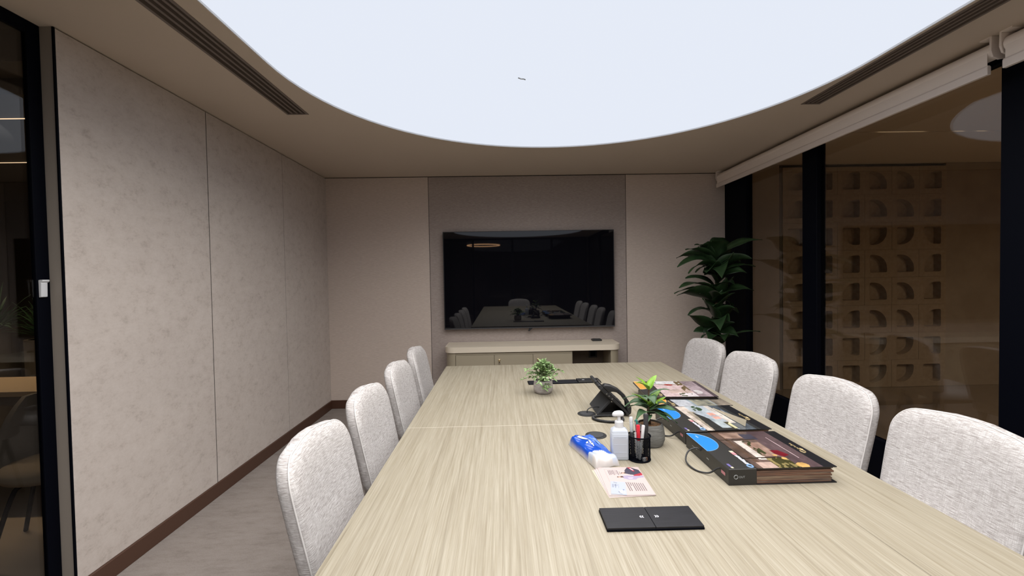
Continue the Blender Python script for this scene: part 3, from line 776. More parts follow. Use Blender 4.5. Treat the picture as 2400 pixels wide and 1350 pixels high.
for args in ((.235, D2(-160), .062, .035, .013, 'leaf_bright', .3, .02), (.235, D2(30), .048, .055, .014, 'leaf_bright', .35, .01), (.24, D2(150), .05, .045, .008, 'leaf_bright', .3, .01),
             (.20, D2(175), .105, -.005, .006, 'leaf_mid', .4, .02), (.205, D2(-80), .05, -.02, .020, 'leaf_mid', .1, .03), (.21, D2(5), .09, .02, .007, 'leaf_mid', .3, .02),
             (.17, D2(-165), .075, .055, .017, 'leaf_bright', .25, .01), (.165, D2(-60), .045, .02, .014, 'leaf_bright', .25, .02), (.17, D2(20), .06, .055, .015, 'leaf_bright', .3, .01), (.16, D2(-10), .068, .045, .013, 'leaf_bright', .3, .0),
             (.16, D2(178), .098, .002, .022, 'leaf_mid', .25, .045), (.15, D2(10), .090, .012, .023, 'leaf_mid', .2, .04), (.15, D2(-20), .112, .0, .025, 'leaf_mid', .25, .02), (.17, D2(100), .07, .02, .022, 'leaf_mid', .2, .03),
             (.135, D2(-150), .075, -.022, .016, 'leaf_mid', .25, .04), (.14, D2(-35), .08, -.03, .024, 'leaf_mid', .15, .035), (.135, D2(-5), .115, -.045, .026, 'leaf_mid', .2, .035),
             (.125, D2(-120), .055, -.035, .013, 'leaf_mid', .25, .03), (.15, D2(140), .09, -.01, .018, 'leaf_mid', .3, .03)):
    lf(*args)

# pale bushy plant
p1 = thing('bushy_plant', 'small pale green bushy plant in light grey cement pot', 'plant', (0.234, 2.722, TZ))
MB().lathe([(0.044, 0), (0.050, 0.004), (0.0575, 0.020), (0.0585, 0.045), (0.0555, 0.075), (0.051, 0.078), (0.050, 0.068)], n=40).build('pot', M['concrete'], p1, smooth=True, auto=0.8)
MB().lathe([(0.0, 0.068), (0.051, 0.066)], n=24, cap=False).build('soil', M['soil'], p1)
fol = MB(); stm = MB(); rnd = random.Random(5)
tips = []
for k in range(34):
    a = rnd.uniform(0, 2*PI); el = rnd.uniform(0.05, 1.25)
    L = rnd.uniform(0.07, 0.115)
    tips.append(Vector((L*math.cos(a)*math.cos(el), L*math.sin(a)*math.cos(el), 0.078+0.105*math.sin(el)*rnd.uniform(0.8, 1.1))))
tips += [Vector((-0.125, -0.01, 0.085)), Vector((-0.10, 0.0, 0.14)), Vector((0.11, 0.0, 0.13)), Vector((0.03, -0.085, 0.05)), Vector((0.0, -0.08, 0.045))]
for tp in tips:
    C = bez((tp.x*0.1, tp.y*0.1, 0.07), (tp.x*0.35, tp.y*0.35, tp.z+0.03), tp, 6)
    stm.tube(C, 0.0012, 4)
    for i in range(2, 7):
        for s in (-1, 1):
            d = (C[i]-C[i-1]).normalized(); sd = Vector((-d.y, d.x, 0))
            if sd.length < 0.1: sd = Vector((1, 0, 0))
            sd.normalize()
            e = C[i]+(d*rnd.uniform(0.3, 1)+sd*s*rnd.uniform(0.5, 1)+Vector((0, 0, rnd.uniform(-0.5, 0.6))))*0.021
            l = leaf_mb(C[i], (C[i]+e)/2+Vector((0, 0, 0.003)), e, rnd.uniform(0.0055, 0.008), 0.2, 4, twist=rnd.uniform(-.6, .6))
            fol.add(l.v, l.f)
fo = fol.build('foliage', M['leaf_pale'], p1, smooth=True); fo['kind'] = 'stuff'
stm.build('stems', M['stem'], p1)

# ------------------------------------------------------------------ sanitizer bottle
bt = thing('sanitizer_bottle', 'white square pump bottle of hand sanitizer on the table', 'bottle', (0.437, 1.716, TZ), D2(-4))
MB().prism(rrect(-0.032, 0.032, -0.024, 0.024, 0.007), 0.0, 0.104).build('body', M['bottle'], bt, bevel=0.004, smooth=True, auto=0.9)
sh = MB(); A = rrect(-0.031, 0.031, -0.023, 0.023, 0.007); B = rrect(-0.017, 0.017, -0.0165, 0.0165, 0.0145); n = len(A)
sh.add([(x, y, 0.1035) for x, y in A]+[(x*0.95, y*0.95, 0.112) for x, y in A]+[(x, y, 0.121) for x, y in B],
       [(i+k*n, (i+1) % n+k*n, (i+1) % n+(k+1)*n, i+(k+1)*n) for k in range(2) for i in range(n)]+[tuple(2*n+i for i in range(n))])
sh.build('shoulder', M['bottle'], bt, smooth=True, auto=0.9)
for z in (0.030, 0.060, 0.088):
    MB().box(-0.024, 0.024, -0.0252, -0.0238, z, z+0.0025).build('ridge', M['bottle'], bt)
MB().box(-0.027, 0.027, -0.0248, -0.0236, 0.012, 0.084).build('panel', M['bottle_lbl'], bt)
MB().lathe([(0.0165, 0.118), (0.0165, 0.142), (0.0150, 0.144), (0.008, 0.145), (0.0065, 0.148), (0.0065, 0.163), (0.0095, 0.166)], n=28).build('collar', M['white_plastic'], bt, smooth=True, auto=0.6)
pm = MB(); H = rrect(-0.026, 0.019, -0.011, 0.011, 0.0105, 6); n = len(H)
for s, z in ((0.5, 0.163), (0.95, 0.165), (1.0, 0.170), (0.93, 0.176), (0.7, 0.181), (0.3, 0.1835)):
    for x, y in H: pm.v.append((x*s, y*s, z-0.10*(x*s+0.0)*(x < 0)*-0.6))
for k in range(5):
    for i in range(n): j = (i+1) % n; pm.f.append((k*n+i, k*n+j, (k+1)*n+j, (k+1)*n+i))
pm.f.append(tuple(range(n))[::-1]); pm.f.append(tuple(5*n+i for i in range(n)))
pm.build('pump_head', M['white_plastic'], bt, smooth=True)

# ------------------------------------------------------------------ pen cup and pens
cup = thing('pen_cup', 'round black wire mesh pen cup on the table', 'pen cup', (0.5095, 1.702, TZ))
MB().lathe([(0.0, 0.0), (0.0405, 0.0), (0.0405, 0.004), (0.0, 0.004)], n=32, cap=False).build('base', M['black_metal'], cup)
MB().tube([(0.042*math.cos(2*PI*i/40), 0.042*math.sin(2*PI*i/40), 0.092) for i in range(40)], 0.0026, 8, closed=True).build('rim', M['black_metal'], cup, smooth=True)
MB().tube([(0.0405*math.cos(2*PI*i/40), 0.0405*math.sin(2*PI*i/40), 0.003) for i in range(40)], 0.003, 8, closed=True).build('foot_ring', M['black_metal'], cup, smooth=True)
ms = MB(); N_ = 56
for s in (1, -1):
    for i in range(N_):
        ms.tube([(0.041*math.cos(2*PI*i/N_+s*k*0.24), 0.041*math.sin(2*PI*i/N_+s*k*0.24), 0.003+0.0222*k) for k in range(5)], 0.00075, 3, cap=False)
mo = ms.build('wire_mesh', M['black_metal'], cup); mo['kind'] = 'stuff'
def pen(name, label, bx, by, tx, ty, L, r, parts, cat='pen'):
    t = thing(name, label, cat, (0.5095, 1.702, TZ+0.005))
    a = Vector((bx, by, 0.0015)); d = (Vector((tx, ty, L))-a).normalized()
    for pn, z0, z1, k, m in parts:
        MB().tube([a+d*L*z0, a+d*L*(z0+0.02), a+d*L*(z1-0.02), a+d*L*z1], [r*k*0.85, r*k, r*k, r*k*0.85], 12).build(pn, M[m], t, smooth=True, auto=0.9)
    return t
pen('marker_pen', 'black marker standing tall at the right of the pen cup', 0.022, -0.010, 0.026, -0.004, 0.168, 0.0085, [('barrel', 0, 0.6, 1, 'black_plastic'), ('cap', 0.6, 1.0, 1.08, 'grey_plastic')])
pen('marker_pen', 'white capped grey marker leaning at the back left of the cup', -0.020, 0.010, -0.024, 0.022, 0.150, 0.0075, [('barrel', 0, 0.62, 1, 'grey_plastic'), ('neck', 0.62, 0.86, 0.9, 'grey_clear'), ('cap', 0.86, 1.0, 0.9, 'white_plastic')])
pen('ballpoint_pen', 'slim silver white pen in the cup beside the red pen', -0.010, -0.006, -0.016, -0.004, 0.142, 0.0042, [('barrel', 0, 0.7, 1, 'white_plastic'), ('clip', 0.7, 1.0, 0.8, 'chrome')])
pen('ballpoint_pen', 'red capped pen in the middle of the pen cup', -0.004, -0.012, -0.008, -0.016, 0.130, 0.0065, [('barrel', 0, 0.55, 0.85, 'grey_clear'), ('cap', 0.55, 1.0, 1.05, 'red_plastic')])
pen('ballpoint_pen', 'white capped pen leaning right beside the red pen', -0.004, -0.020, 0.012, -0.018, 0.130, 0.006, [('barrel', 0, 0.55, 0.85, 'grey_clear'), ('cap', 0.55, 1.0, 1.05, 'white_plastic')])
pen('ballpoint_pen', 'dark teal pen behind the red pen in the cup', 0.004, 0.008, -0.006, 0.016, 0.140, 0.0055, [('barrel', 0, 0.6, 0.9, 'green_plastic'), ('cap', 0.6, 1.0, 1.05, 'green_plastic')])
er = thing('eraser', 'small pale orange eraser at the bottom of the pen cup', 'eraser', (0.523, 1.672, TZ+0.0042), 0.5)
MB().box(-0.010, 0.010, -0.004, 0.004, 0.0, 0.013).build('body', M['eraser'], er, bevel=0.0015)
MB().box(-0.0105, 0.002, -0.0045, 0.0045, -0.0001, 0.0135).build('sleeve', M['white_plastic'], er, bevel=0.001, seg=1)

# ------------------------------------------------------------------ tissue pack
ts = thing('tissue_pack', 'blue and white plastic pack of tissues lying on the table', 'tissue pack', (0.342, 1.757, TZ), D2(14)); ts.scale = (0.96, 1.12, 1.05)
def pack(inset, h, x0, x1, y0, y1, zoff=0):
    mb = MB(); nx, ny = 30, 44; g = []
    for j in range(ny+1):
        for i in range(nx+1):
            u, v = i/nx, j/ny
            x = x0+(x1-x0)*u; y = y0+(y1-y0)*v
            eu = min(u, 1-u)*2; ev = min(v, 1-v)*2
            z = h*(min(1, eu*5.0)**0.35)*(min(1, ev*7)**0.35)*(0.90+0.10*v)
            z += 0.0024*math.sin(u*11+v*5)+0.0018*math.sin(v*17-u*6)+0.0016*abs(math.sin(u*19+v*27))
            mb.v.append((x, y, max(0.001, z)+zoff))
    nn = len(mb.v)
    mb.v += [(x, y, 0.0) for x, y, z in mb.v]
    for j in range(ny):
        for i in range(nx):
            a = j*(nx+1)+i; q = (a, a+1, a+nx+2, a+nx+1); mb.f.append(q); mb.f.append(tuple(nn+k for k in q[::-1]))
    edge = [i for i in range(nx+1)]+[(j+1)*(nx+1)-1 for j in range(1, ny+1)]+[ny*(nx+1)+i for i in range(nx-1, -1, -1)]+[j*(nx+1) for j in range(ny-1, 0, -1)]
    for k in range(len(edge)): a, b = edge[k], edge[(k+1) % len(edge)]; mb.f.append((a, b, nn+b, nn+a))
    return mb
def pack_print(mb):
    return mb
pk = pack(0, 0.036, -0.052, 0.052, -0.115, 0.115)
po = pk.build('wrapper', attr_mat('glossy_wrapper', 0.18), ts, smooth=True)
me = po.data; ca = me.color_attributes.new('print', 'FLOAT_COLOR', 'POINT')
blue, lblue, white, tis = (0.006, 0.055, 0.36), (0.05, 0.12, 0.44), (0.40, 0.44, 0.52), (0.50, 0.465, 0.445)
for i, v in enumerate(me.vertices):
    x, y, z = v.co
    u = (x+0.052)/0.104; vv = (y+0.115)/0.23
    cut = 0.24+0.08*math.sin(u*5.0)-0.04*u+0.02*math.sin(u*23)
    if vv > cut and z > 0.014: c = blue if u < 0.62 else lblue
    elif vv > cut-0.14 and z > 0.02: c = white
    else: c = tis
    if vv > 0.86 and u < 0.35 and z < 0.02: c = white
    ca.data[i].color = (*c, 1)
def on_pack(pts, dz=0.0015):
    out = []
    for u, v in pts:
        x = -0.052+0.104*u; y = -0.115+0.23*v
        best = min(me.vertices, key=lambda q: (q.co.x-x)**2+(q.co.y-y)**2-(q.co.z > 0.0005)*1e-4)
        out.append((x, y, best.co.z+dz))
    return out
def decal(name, pts, m):
    P = on_pack(pts); c = sum((Vector(p) for p in P), Vector())/len(P); c.z = max(p[2] for p in P)+0.0005
    MB().add(P+[tuple(c)], [(i, (i+1) % len(P), len(P)) for i in range(len(P))]).build(name, m, ts)
decal('logo_mark', [(.22, .84), (.36, .90), (.55, .84), (.62, .74), (.50, .72), (.36, .76)], M['bottle'])
for q in ([(.50, .68), (.60, .70), (.63, .60), (.55, .58)], [(.30, .58), (.40, .62), (.42, .58), (.33, .55)], [(.46, .60), (.52, .62), (.54, .50), (.48, .50)], [(.56, .56), (.61, .58), (.50, .44), (.46, .45)]):
    decal('lettering_mark', q, M['bottle'])
decal('stripe', [(.70, .82), (.73, .82), (.85, .62), (.84, .50), (.81, .50), (.81, .62)], M['blue_ink'])

# ------------------------------------------------------------------ flyers and business card
def flyer_fn(u, v):        # u along x (left to right), v along y (near to far)
    base = (0.40, 0.325, 0.312)
    c = base
    # printed frame
    if (abs(v-0.93) < 0.006 and 0.14 < u < 0.62) or (abs(u-0.14) < 0.006 and 0.45 < v < 0.93): c = (0.31, 0.24, 0.23)
    # first text block
    for k in range(7):
        if abs(u-(0.22+0.035*k)) < 0.008 and 0.70+0.012*(k % 3) < v < 0.88+0.01*(k % 2): c = (0.13, 0.10, 0.11)
    if abs(u-0.47) < 0.008 and 0.72 < v < 0.83: c = (0.2, 0.17, 0.14)
    # second text block
    for k in range(9):
        if abs(u-(0.50+0.045*k)) < 0.010 and (0.13 if k != 2 else 0.30) < v < 0.43-0.006*k: c = (0.11, 0.085, 0.09)
    # upper figure: dark jacket, red sleeve and trouser
    if inpoly(u, v, [(0.62, 0.87), (0.72, 0.99), (0.80, 0.99), (0.97, 0.88), (0.99, 0.72), (0.88, 0.68), (0.72, 0.70), (0.60, 0.75)]): c = (0.035, 0.03, 0.05)
    if inpoly(u, v, [(0.72, 0.99), (0.80, 0.995), (0.86, 0.84), (0.82, 0.82)]): c = (0.25, 0.01, 0.025)
    if inpoly(u, v, [(0.76, 0.95), (0.80, 0.96), (0.845, 0.87), (0.82, 0.86)]): c = (0.85, 0.42, 0.46)
    if inpoly(u, v, [(0.80, 0.70), (0.99, 0.77), (0.99, 0.68), (0.82, 0.63), (0.76, 0.66)]): c = (0.28, 0.015, 0.03)
    if inpoly(u, v, [(0.50, 0.785), (0.62, 0.80), (0.62, 0.745), (0.50, 0.75)]): c = (0.05, 0.03, 0.025)
    if inpoly(u, v, [(0.52, 0.775), (0.58, 0.782), (0.58, 0.757), (0.52, 0.758)]): c = (0.55, 0.30, 0.22)
    # lower figure: pale suit
    if inpoly(u, v, [(0.50, 0.66), (0.62, 0.68), (0.78, 0.65), (0.99, 0.655), (0.99, 0.60), (0.84, 0.575), (0.78, 0.52), (0.60, 0.52), (0.50, 0.57)]): c = (0.26, 0.22, 0.31)
    if inpoly(u, v, [(0.60, 0.60), (0.74, 0.60), (0.70, 0.545), (0.62, 0.55)]): c = (0.36, 0.31, 0.38)
    if inpoly(u, v, [(0.36, 0.64), (0.50, 0.655), (0.52, 0.60), (0.36, 0.605)]): c = (0.06, 0.03, 0.025)
    if inpoly(u, v, [(0.39, 0.633), (0.45, 0.638), (0.45, 0.610), (0.39, 0.612)]): c = (0.58, 0.32, 0.24)
    return c
def sheet(name, label, x, y, rz, z, col, w=0.148, h=0.210, group='loose flyers under the business card', cat='flyer', fn=None):
    t = thing(name, label, cat, (x, y, z), rz, group)
    MB().box(-w/2, w/2, -h/2, h/2, 0, 0.0007).build('paper', M[col], t)
    return t
sheet('flyer', 'cream flyer at the bottom of the flyer pile', 0.390, 1.512, D2(4), TZ+0.0002, 'creampaper')
sheet('flyer', 'pink flyer second from the bottom of the flyer pile', 0.394, 1.513, D2(2.5), TZ+0.0012, 'pinkpaper')
sheet('flyer', 'pink flyer just under the printed top flyer', 0.399, 1.516, D2(0.5), TZ+0.0022, 'pinkpaper')
tf = sheet('flyer', 'pink printed flyer with two people on top of the flyer pile', 0.404, 1.519, D2(-1.5), TZ+0.0032, 'pinkpaper')
picture('printed_face', flyer_fn, 0.147, 0.209, 110, 110, M['paper'], tf, (-0.0735, -0.1045, 0.00085), (1, 0, 0), (0, 1, 0))
def card_fn(u, v):
    c = (0.31, 0.335, 0.41)
    for uu, a, b in ((0.12, .52, .78), (0.17, .52, .78), (0.27, .62, .78), (0.32, .48, .79), (0.36, .60, .79), (0.44, .66, .76), (0.53, .48, .78)):
        if abs(u-uu) < 0.02 and a < v < b and int(v*60) % 4 != 0: c = (0.13, 0.14, 0.18)
    if 0.20 < u < 0.45 and abs(v-(0.93-0.2*(u-0.2))) < 0.03: c = (0.2, 0.21, 0.23)
    r = math.hypot((u-0.72)*0.6, (v-0.20)*1.0)
    if r < 0.14: c = (0.38, 0.40, 0.45)
    if 0.10 < r < 0.14 and u < 0.75 and v < 0.26: c = (0.19, 0.2, 0.24)
    if inpoly(u, v, [(0.77, 0.42), (0.90, 0.42), (0.86, 0.35), (0.80, 0.35)]): c = (0.12, 0.14, 0.22)
    for k in range(4):
        if math.hypot((u-0.80-0.03*(k % 2))*0.6, v-(0.10+0.07*k)) < 0.02: c = (0.25, 0.27, 0.34)
    return c
bc = thing('business_card', 'pale blue business card lying on the pink flyers', 'business card', (0.368, 1.463, TZ+0.0043), D2(-12))
MB().box(-0.0245, 0.0245, -0.046, 0.046, 0, 0.0006).build('card', mat('card_stock', (0.31, 0.335, 0.41), 0.6), bc)
picture('printed_face', card_fn, 0.0485, 0.0915, 50, 70, M['paper'], bc, (-0.02425, -0.04575, 0.00075), (1, 0, 0), (0, 1, 0))

# ------------------------------------------------------------------ black table box with arrows
pb = thing('table_power_box', 'flat black brushed table box with two arrow marked lids', 'power box', (0.409, 1.272, TZ), D2(-0.2))
MB().box(-0.135, 0.135, -0.055, 0.055, 0.0, 0.006).build('base', M['black_metal'], pb, bevel=0.001, seg=1)
for x0, x1 in ((-0.134, -0.0006), (0.0006, 0.134)):
    MB().box(x0, x1, -0.054, 0.054, 0.006, 0.011).build('lid', M['brushed'], pb, bevel=0.0006, seg=1)
def chevron(cx, s):
    mb = MB()
    for k in (0, 1):
        x = cx+s*(k*0.006-0.003)
        for sg in (1, -1):
            mb.add([(x, sg*0.0055, 0.01108), (x+s*0.0035, sg*0.0055, 0.01108), (x+s*0.0065, 0, 0.01108), (x+s*0.003, 0, 0.01108)], [(0, 1, 2, 3)])
    mb.build('arrow_mark', M['white_ink'], pb)
chevron(-0.020, -1); chevron(0.017, 1)

# long black power rail further along the table
pr = thing('power_rail', 'long thin black power rail on the table behind the bushy plant', 'power rail', (0.395, 2.978, TZ), D2(2.0))
MB().box(-0.24, 0.24, -0.048, 0.048, 0.0, 0.004).build('flange', M['black_metal'], pr, bevel=0.001, seg=1)
MB().box(-0.236, 0.085, -0.040, 0.044, 0.004, 0.0065).build('cover', M['brushed'], pr, bevel=0.0008, seg=1)
MB().box(0.088, 0.236, -0.046, 0.046, 0.004, 0.012).build('lid', M['black_plastic'], pr, bevel=0.001, seg=1)
MB().box(0.12, 0.135, -0.004, 0.004, 0.012, 0.0126).build('latch_mark', M['white_ink'], pr)

# grommets
def grommet(label, x, y):
    t = thing('cable_grommet', label, 'grommet', (x, y, TZ), 0, 'round black cable grommets')
    MB().lathe([(0.0, 0.0), (0.046, 0.0), (0.046, 0.0025), (0.040, 0.004), (0.036, 0.003), (0.0, 0.003)], n=36, cap=False).build('ring', M['black_plastic'], t, smooth=True, auto=0.5)
    MB().prism(arc(0, 0, 0.033, 0.3, 2*PI-0.3, 30), 0.003, 0.0042).build('cap', M['grey_plastic'], t)
grommet('round black cable grommet beside the desk phone', 0.415, 2.278)
grommet('round black cable grommet half under the tissue pack', 0.398, 1.966)

# ------------------------------------------------------------------ desk phone
ph = thing('desk_phone', 'black desk phone on an angled stand seen from behind', 'telephone', (0.55, 2.34, TZ))
def P(x, z): return (x-0.55, z-TZ)
ax = Vector((0.617-0.478, 0.752-0.885)).normalized()      # slab direction downwards (xz)
nx_ = Vector((-ax.y, ax.x))                                # outward (+x,+z)
def S(t, d): q = Vector((0.478, 0.885))+ax*(t*KP)+nx_*(d*0.9); return P(q.x, q.y)
Ls = 0.232; KP = 0.192/0.232
body = MB().prism_y([S(-0.012, 0.0), S(0.0, -0.012), S(Ls*0.5, -0.016), S(Ls, -0.010), S(Ls+0.004, 0.0), S(Ls, 0.012), S(0.0, 0.010)], -0.085, 0.115)
body.build('body', M['black_plastic'], ph, bevel=0.003)
MB().prism_y([S(-0.02, 0.0), S(-0.012, -0.006), S(0.02, -0.008), S(0.02, 0.006), S(-0.01, 0.012)], -0.02, 0.11).build('top_lip', M['black_plastic'], ph, bevel=0.002)
scr = MB().prism_y([S(0.02, 0.010), S(0.02, 0.014), S(0.085, 0.014), S(0.085, 0.010)], -0.02, 0.10)
scr.build('display', M['screen'], ph)
for r in range(4):
    for c in range(3):
        t0 = 0.110+0.026*r; y0 = 0.0+0.026*c
        MB().prism_y([S(t0, 0.010), S(t0, 0.0155), S(t0+0.017, 0.0155), S(t0+0.017, 0.010)], y0, y0+0.018).build('key', M['grey_plastic'], ph)
# handset: arched grip on the near side
prof = [(0.0, 0.030), (0.03, 0.048), (0.08, 0.062), (0.13, 0.062), (0.18, 0.050), (0.215, 0.034), (0.236, 0.012)]
low = [(0.236, -0.002), (0.205, 0.006), (0.190, 0.016), (0.165, 0.036), (0.12, 0.043), (0.085, 0.040), (0.060, 0.026), (0.055, 0.010), (0.0, 0.010)]
MB().prism_y([S(t, d) for t, d in prof+low], -0.128, -0.088).build('handset', M['black_plastic'], ph, bevel=0.006, seg=3, smooth=True, auto=0.9)
MB().prism_y([S(0.0, -0.010), S(Ls, -0.008), S(Ls, 0.004), S(0.0, 0.010)], -0.128, -0.0852).build('cradle', M['black_plastic'], ph, bevel=0.002)
# stand plate
a0, a1 = S(0.098, -0.016), P(0.462, TZ+0.002)
st = MB().prism_y([a0, (a0[0]+0.012, a0[1]-0.012), (a1[0]+0.012, a1[1]), a1], -0.085, 0.112)
st.build('stand', M['grey_plastic'], ph, bevel=0.0025)
MB().prism_y([P(0.470, TZ+0.001), P(0.612, TZ+0.001), P(0.616, TZ+0.010), P(0.470, TZ+0.010)], -0.083, 0.110).build('stand_base', M['black_plastic'], ph, bevel=0.002)
for t0 in (0.045, 0.065, 0.090):
    q = S(t0, -0.002)
    MB().box(q[0]-0.003, q[0]+0.003, -0.1295, -0.128, q[1]-0.003, q[1]+0.003).build('screw', M['chrome'], ph)
# coiled cord
core = catmull([(0.055, -0.100, 0.012), (0.000, -0.118, 0.008), (-0.075, -0.118, 0.007), (-0.118, -0.140, 0.007), (-0.105, -0.185, 0.007), (-0.050, -0.215, 0.007), (0.005, -0.205, 0.007), (0.022, -0.165, 0.007), (0.010, -0.125, 0.007), (0.05, -0.095, 0.010)], 110)
hel = []
for i, p in enumerate(core[:-1]):
    d = (core[i+1]-p).normalized(); s = d.cross(Vector((0, 0, 1))).normalized(); u = s.cross(d); th = i*0.9
    hel.append(p+(s*math.cos(th)+u*math.sin(th))*0.0052)
cdm = MB().tube(core[::8], 0.0050, 6)
cdm.tube(hel, 0.0017, 5)
cdm.build('coiled_cord', M['black_plastic'], ph, smooth=True)
MB().tube(catmull([(0.418-0.55, 2.285-2.34, 0.002), (0.424-0.55, 2.29-2.34, 0.020), (0.450-0.55, 2.295-2.34, 0.030), (0.49-0.55, 2.30-2.34, 0.028)], 6), 0.0028, 7).build('line_cable', M['black_plastic'], ph, smooth=True)

# ------------------------------------------------------------------ fabric sample books
def lerp(a, b, t): return tuple(a[i]+(b[i]-a[i])*t for i in range(3))
def hashn(i, j): return (math.sin(i*12.9898+j*78.233)*43758.5453) % 1.0
def vn(x, y):
    i, j = math.floor(x), math.floor(y); fx, fy = x-i, y-j
    a = hashn(i, j)*(1-fx)+hashn(i+1, j)*fx; b = hashn(i, j+1)*(1-fx)+hashn(i+1, j+1)*fx
    return a*(1-fy)+b*fy
def pic_terrace(u, v):     # dusk terrace: warm browns, bright window, palms, red sofa
    c = lerp((0.10, 0.065, 0.05), (0.22, 0.15, 0.13), vn(u*6, v*5))
    if u > 0.62: c = lerp((0.085, 0.055, 0.06), (0.15, 0.10, 0.105), vn(u*5, v*4))
    if 0.22 < u < 0.36 and 0.20 < v < 0.72: c = (0.75, 0.66, 0.60)
    if 0.10 < u < 0.17: c = (0.14, 0.085, 0.06)
    if 0.14 < u < 0.48 and 0.80 < v < 0.97: c = lerp((0.55, 0.38, 0.30), (0.20, 0.12, 0.09), vn(u*9, v*14))
    if 0.34 < u < 0.60 and 0.28 < v < 0.66: c = lerp((0.30, 0.17, 0.13), (0.44, 0.30, 0.24), vn(u*20, v*5))
    if 0.34 < u < 0.47 and vn(u*28, v*24) > 0.45 and 0.30 < v < 0.70: c = (0.055, 0.06, 0.025)
    if 0.10 < u < 0.34 and v < 0.14: c = (0.62, 0.45, 0.38)
    if 0.34 < u < 0.66 and v < 0.24: c = lerp((0.06, 0.055, 0.02), (0.30, 0.24, 0.10), vn(u*30, v*22) > 0.6)
    if inpoly(u, v, [(0.58, 0.44), (0.72, 0.42), (0.78, 0.30), (0.66, 0.26), (0.58, 0.34)]): c = (0.20, 0.015, 0.025)
    if (math.hypot(u-0.55, v-0.30) < 0.028 or math.hypot(u-0.62, (v-0.22)) < 0.035 or math.hypot((u-0.74)*0.7, v-0.05) < 0.06): c = (0.75, 0.46, 0.16)
    if 0.46 < u < 0.68 and 0.74 < v < 0.92: c = (0.07, 0.065, 0.09)
    if abs(v-0.75) < 0.012 and u < 0.62 or abs(v-0.245) < 0.012 and u < 0.6: c = (0.045, 0.03, 0.022)
    if abs(u-0.855) < 0.006 and 0.22 < v < 0.80: c = (0.78, 0.62, 0.62)
    return c
def pic_pool(u, v):        # pale terrace with blue glass, coral cushions
    c = lerp((0.42, 0.48, 0.55), (0.62, 0.66, 0.68), vn(u*5, v*4))
    if u < 0.20: c = (0.72, 0.62, 0.54)
    if 0.10 < u < 0.24 and v < 0.75: c = lerp((0.36, 0.31, 0.24), (0.5, 0.43, 0.34), vn(u*10, v*10))
    if inpoly(u, v, [(0.20, 0.72), (0.30, 0.55), (0.40, 0.30), (0.62, 0.0), (0.14, 0.0)]): c = (0.045, 0.045, 0.042)
    if 0.34 < u < 0.52 and 0.08 < v < 0.42: c = lerp((0.30, 0.37, 0.42), (0.55, 0.60, 0.60), vn(u*12, v*10))
    if 0.52 < u < 0.66 and 0.05 < v < 0.30: c = lerp((0.70, 0.66, 0.40), (0.10, 0.09, 0.05), vn(u*22, v*20) > 0.6)
    if 0.46 < u < 0.60 and (0.42 < v < 0.52 or 0.56 < v < 0.68): c = (0.80, 0.42, 0.34)
    if 0.30 < u < 0.50 and v > 0.78 and vn(u*22, v*20) > 0.42: c = (0.05, 0.09, 0.045)
    if u > 0.62: c = (0.70, 0.64, 0.58) if u < 0.74 and v > 0.25 else lerp((0.06, 0.07, 0.085), (0.15, 0.18, 0.21), vn(u*4, v*5))
    if abs(u-0.86) < 0.006 and 0.20 < v < 0.80: c = (0.66, 0.72, 0.82)
    if u > 0.92: c = (0.045, 0.045, 0.045)
    return c
def pic_lounge(u, v):
    c = lerp((0.45, 0.52, 0.58), (0.25, 0.30, 0.33), vn(u*5, v*4))
    if u < 0.30: c = (0.58, 0.60, 0.64)
    if 0.35 < u < 0.7: c = lerp((0.10, 0.12, 0.12), (0.50, 0.46, 0.34), vn(u*16, v*10))
    if u > 0.72: c = lerp((0.45, 0.38, 0.30), (0.14, 0.12, 0.10), vn(u*8, v*6))
    return c
def pic_pink(u, v):        # pale pink room with a sofa
    c = (0.72, 0.55, 0.55)
    if v > 0.80: c = lerp((0.75, 0.74, 0.76), (0.12, 0.13, 0.10), vn(u*11, v*9) > 0.72)
    if 0.74 < v < 0.80: c = (0.50, 0.40, 0.36)
    if math.hypot((u-0.32)*0.8, (v-0.74)*1.4) < 0.07: c = (0.48, 0.05, 0.04)
    if 0.18 < u < 0.62 and 0.20 < v < 0.44: c = (0.62, 0.47, 0.42)
    if 0.32 < u < 0.68 and v < 0.22: c = lerp((0.80, 0.72, 0.74), (0.10, 0.11, 0.06), vn(u*14, v*18) > 0.66)
    if 0.50 < u < 0.66 and v > 0.20 and vn(u*24, v*12) > 0.5: c = (0.16, 0.11, 0.05)
    if u > 0.64: c = lerp((0.28, 0.21, 0.23), (0.50, 0.40, 0.43), vn(u*6, v*5))
    if u > 0.68 and math.hypot(u-0.72, (v-0.28)*0.9) < 0.10: c = (0.75, 0.70, 0.70)
    if u > 0.92: c = (0.12, 0.09, 0.10)
    return c
def grain(fn):
    def g(u, v):
        k = 0.62+0.42*vn(u*13, v*11)+0.34*vn(u*37+5, v*31)
        c = fn(u+0.012*(vn(u*19, v*17)-0.5), v+0.012*(vn(u*17+9, v*19)-0.5))
        return tuple(max(0.0, min(1.0, q*k)) for q in c)
    return g
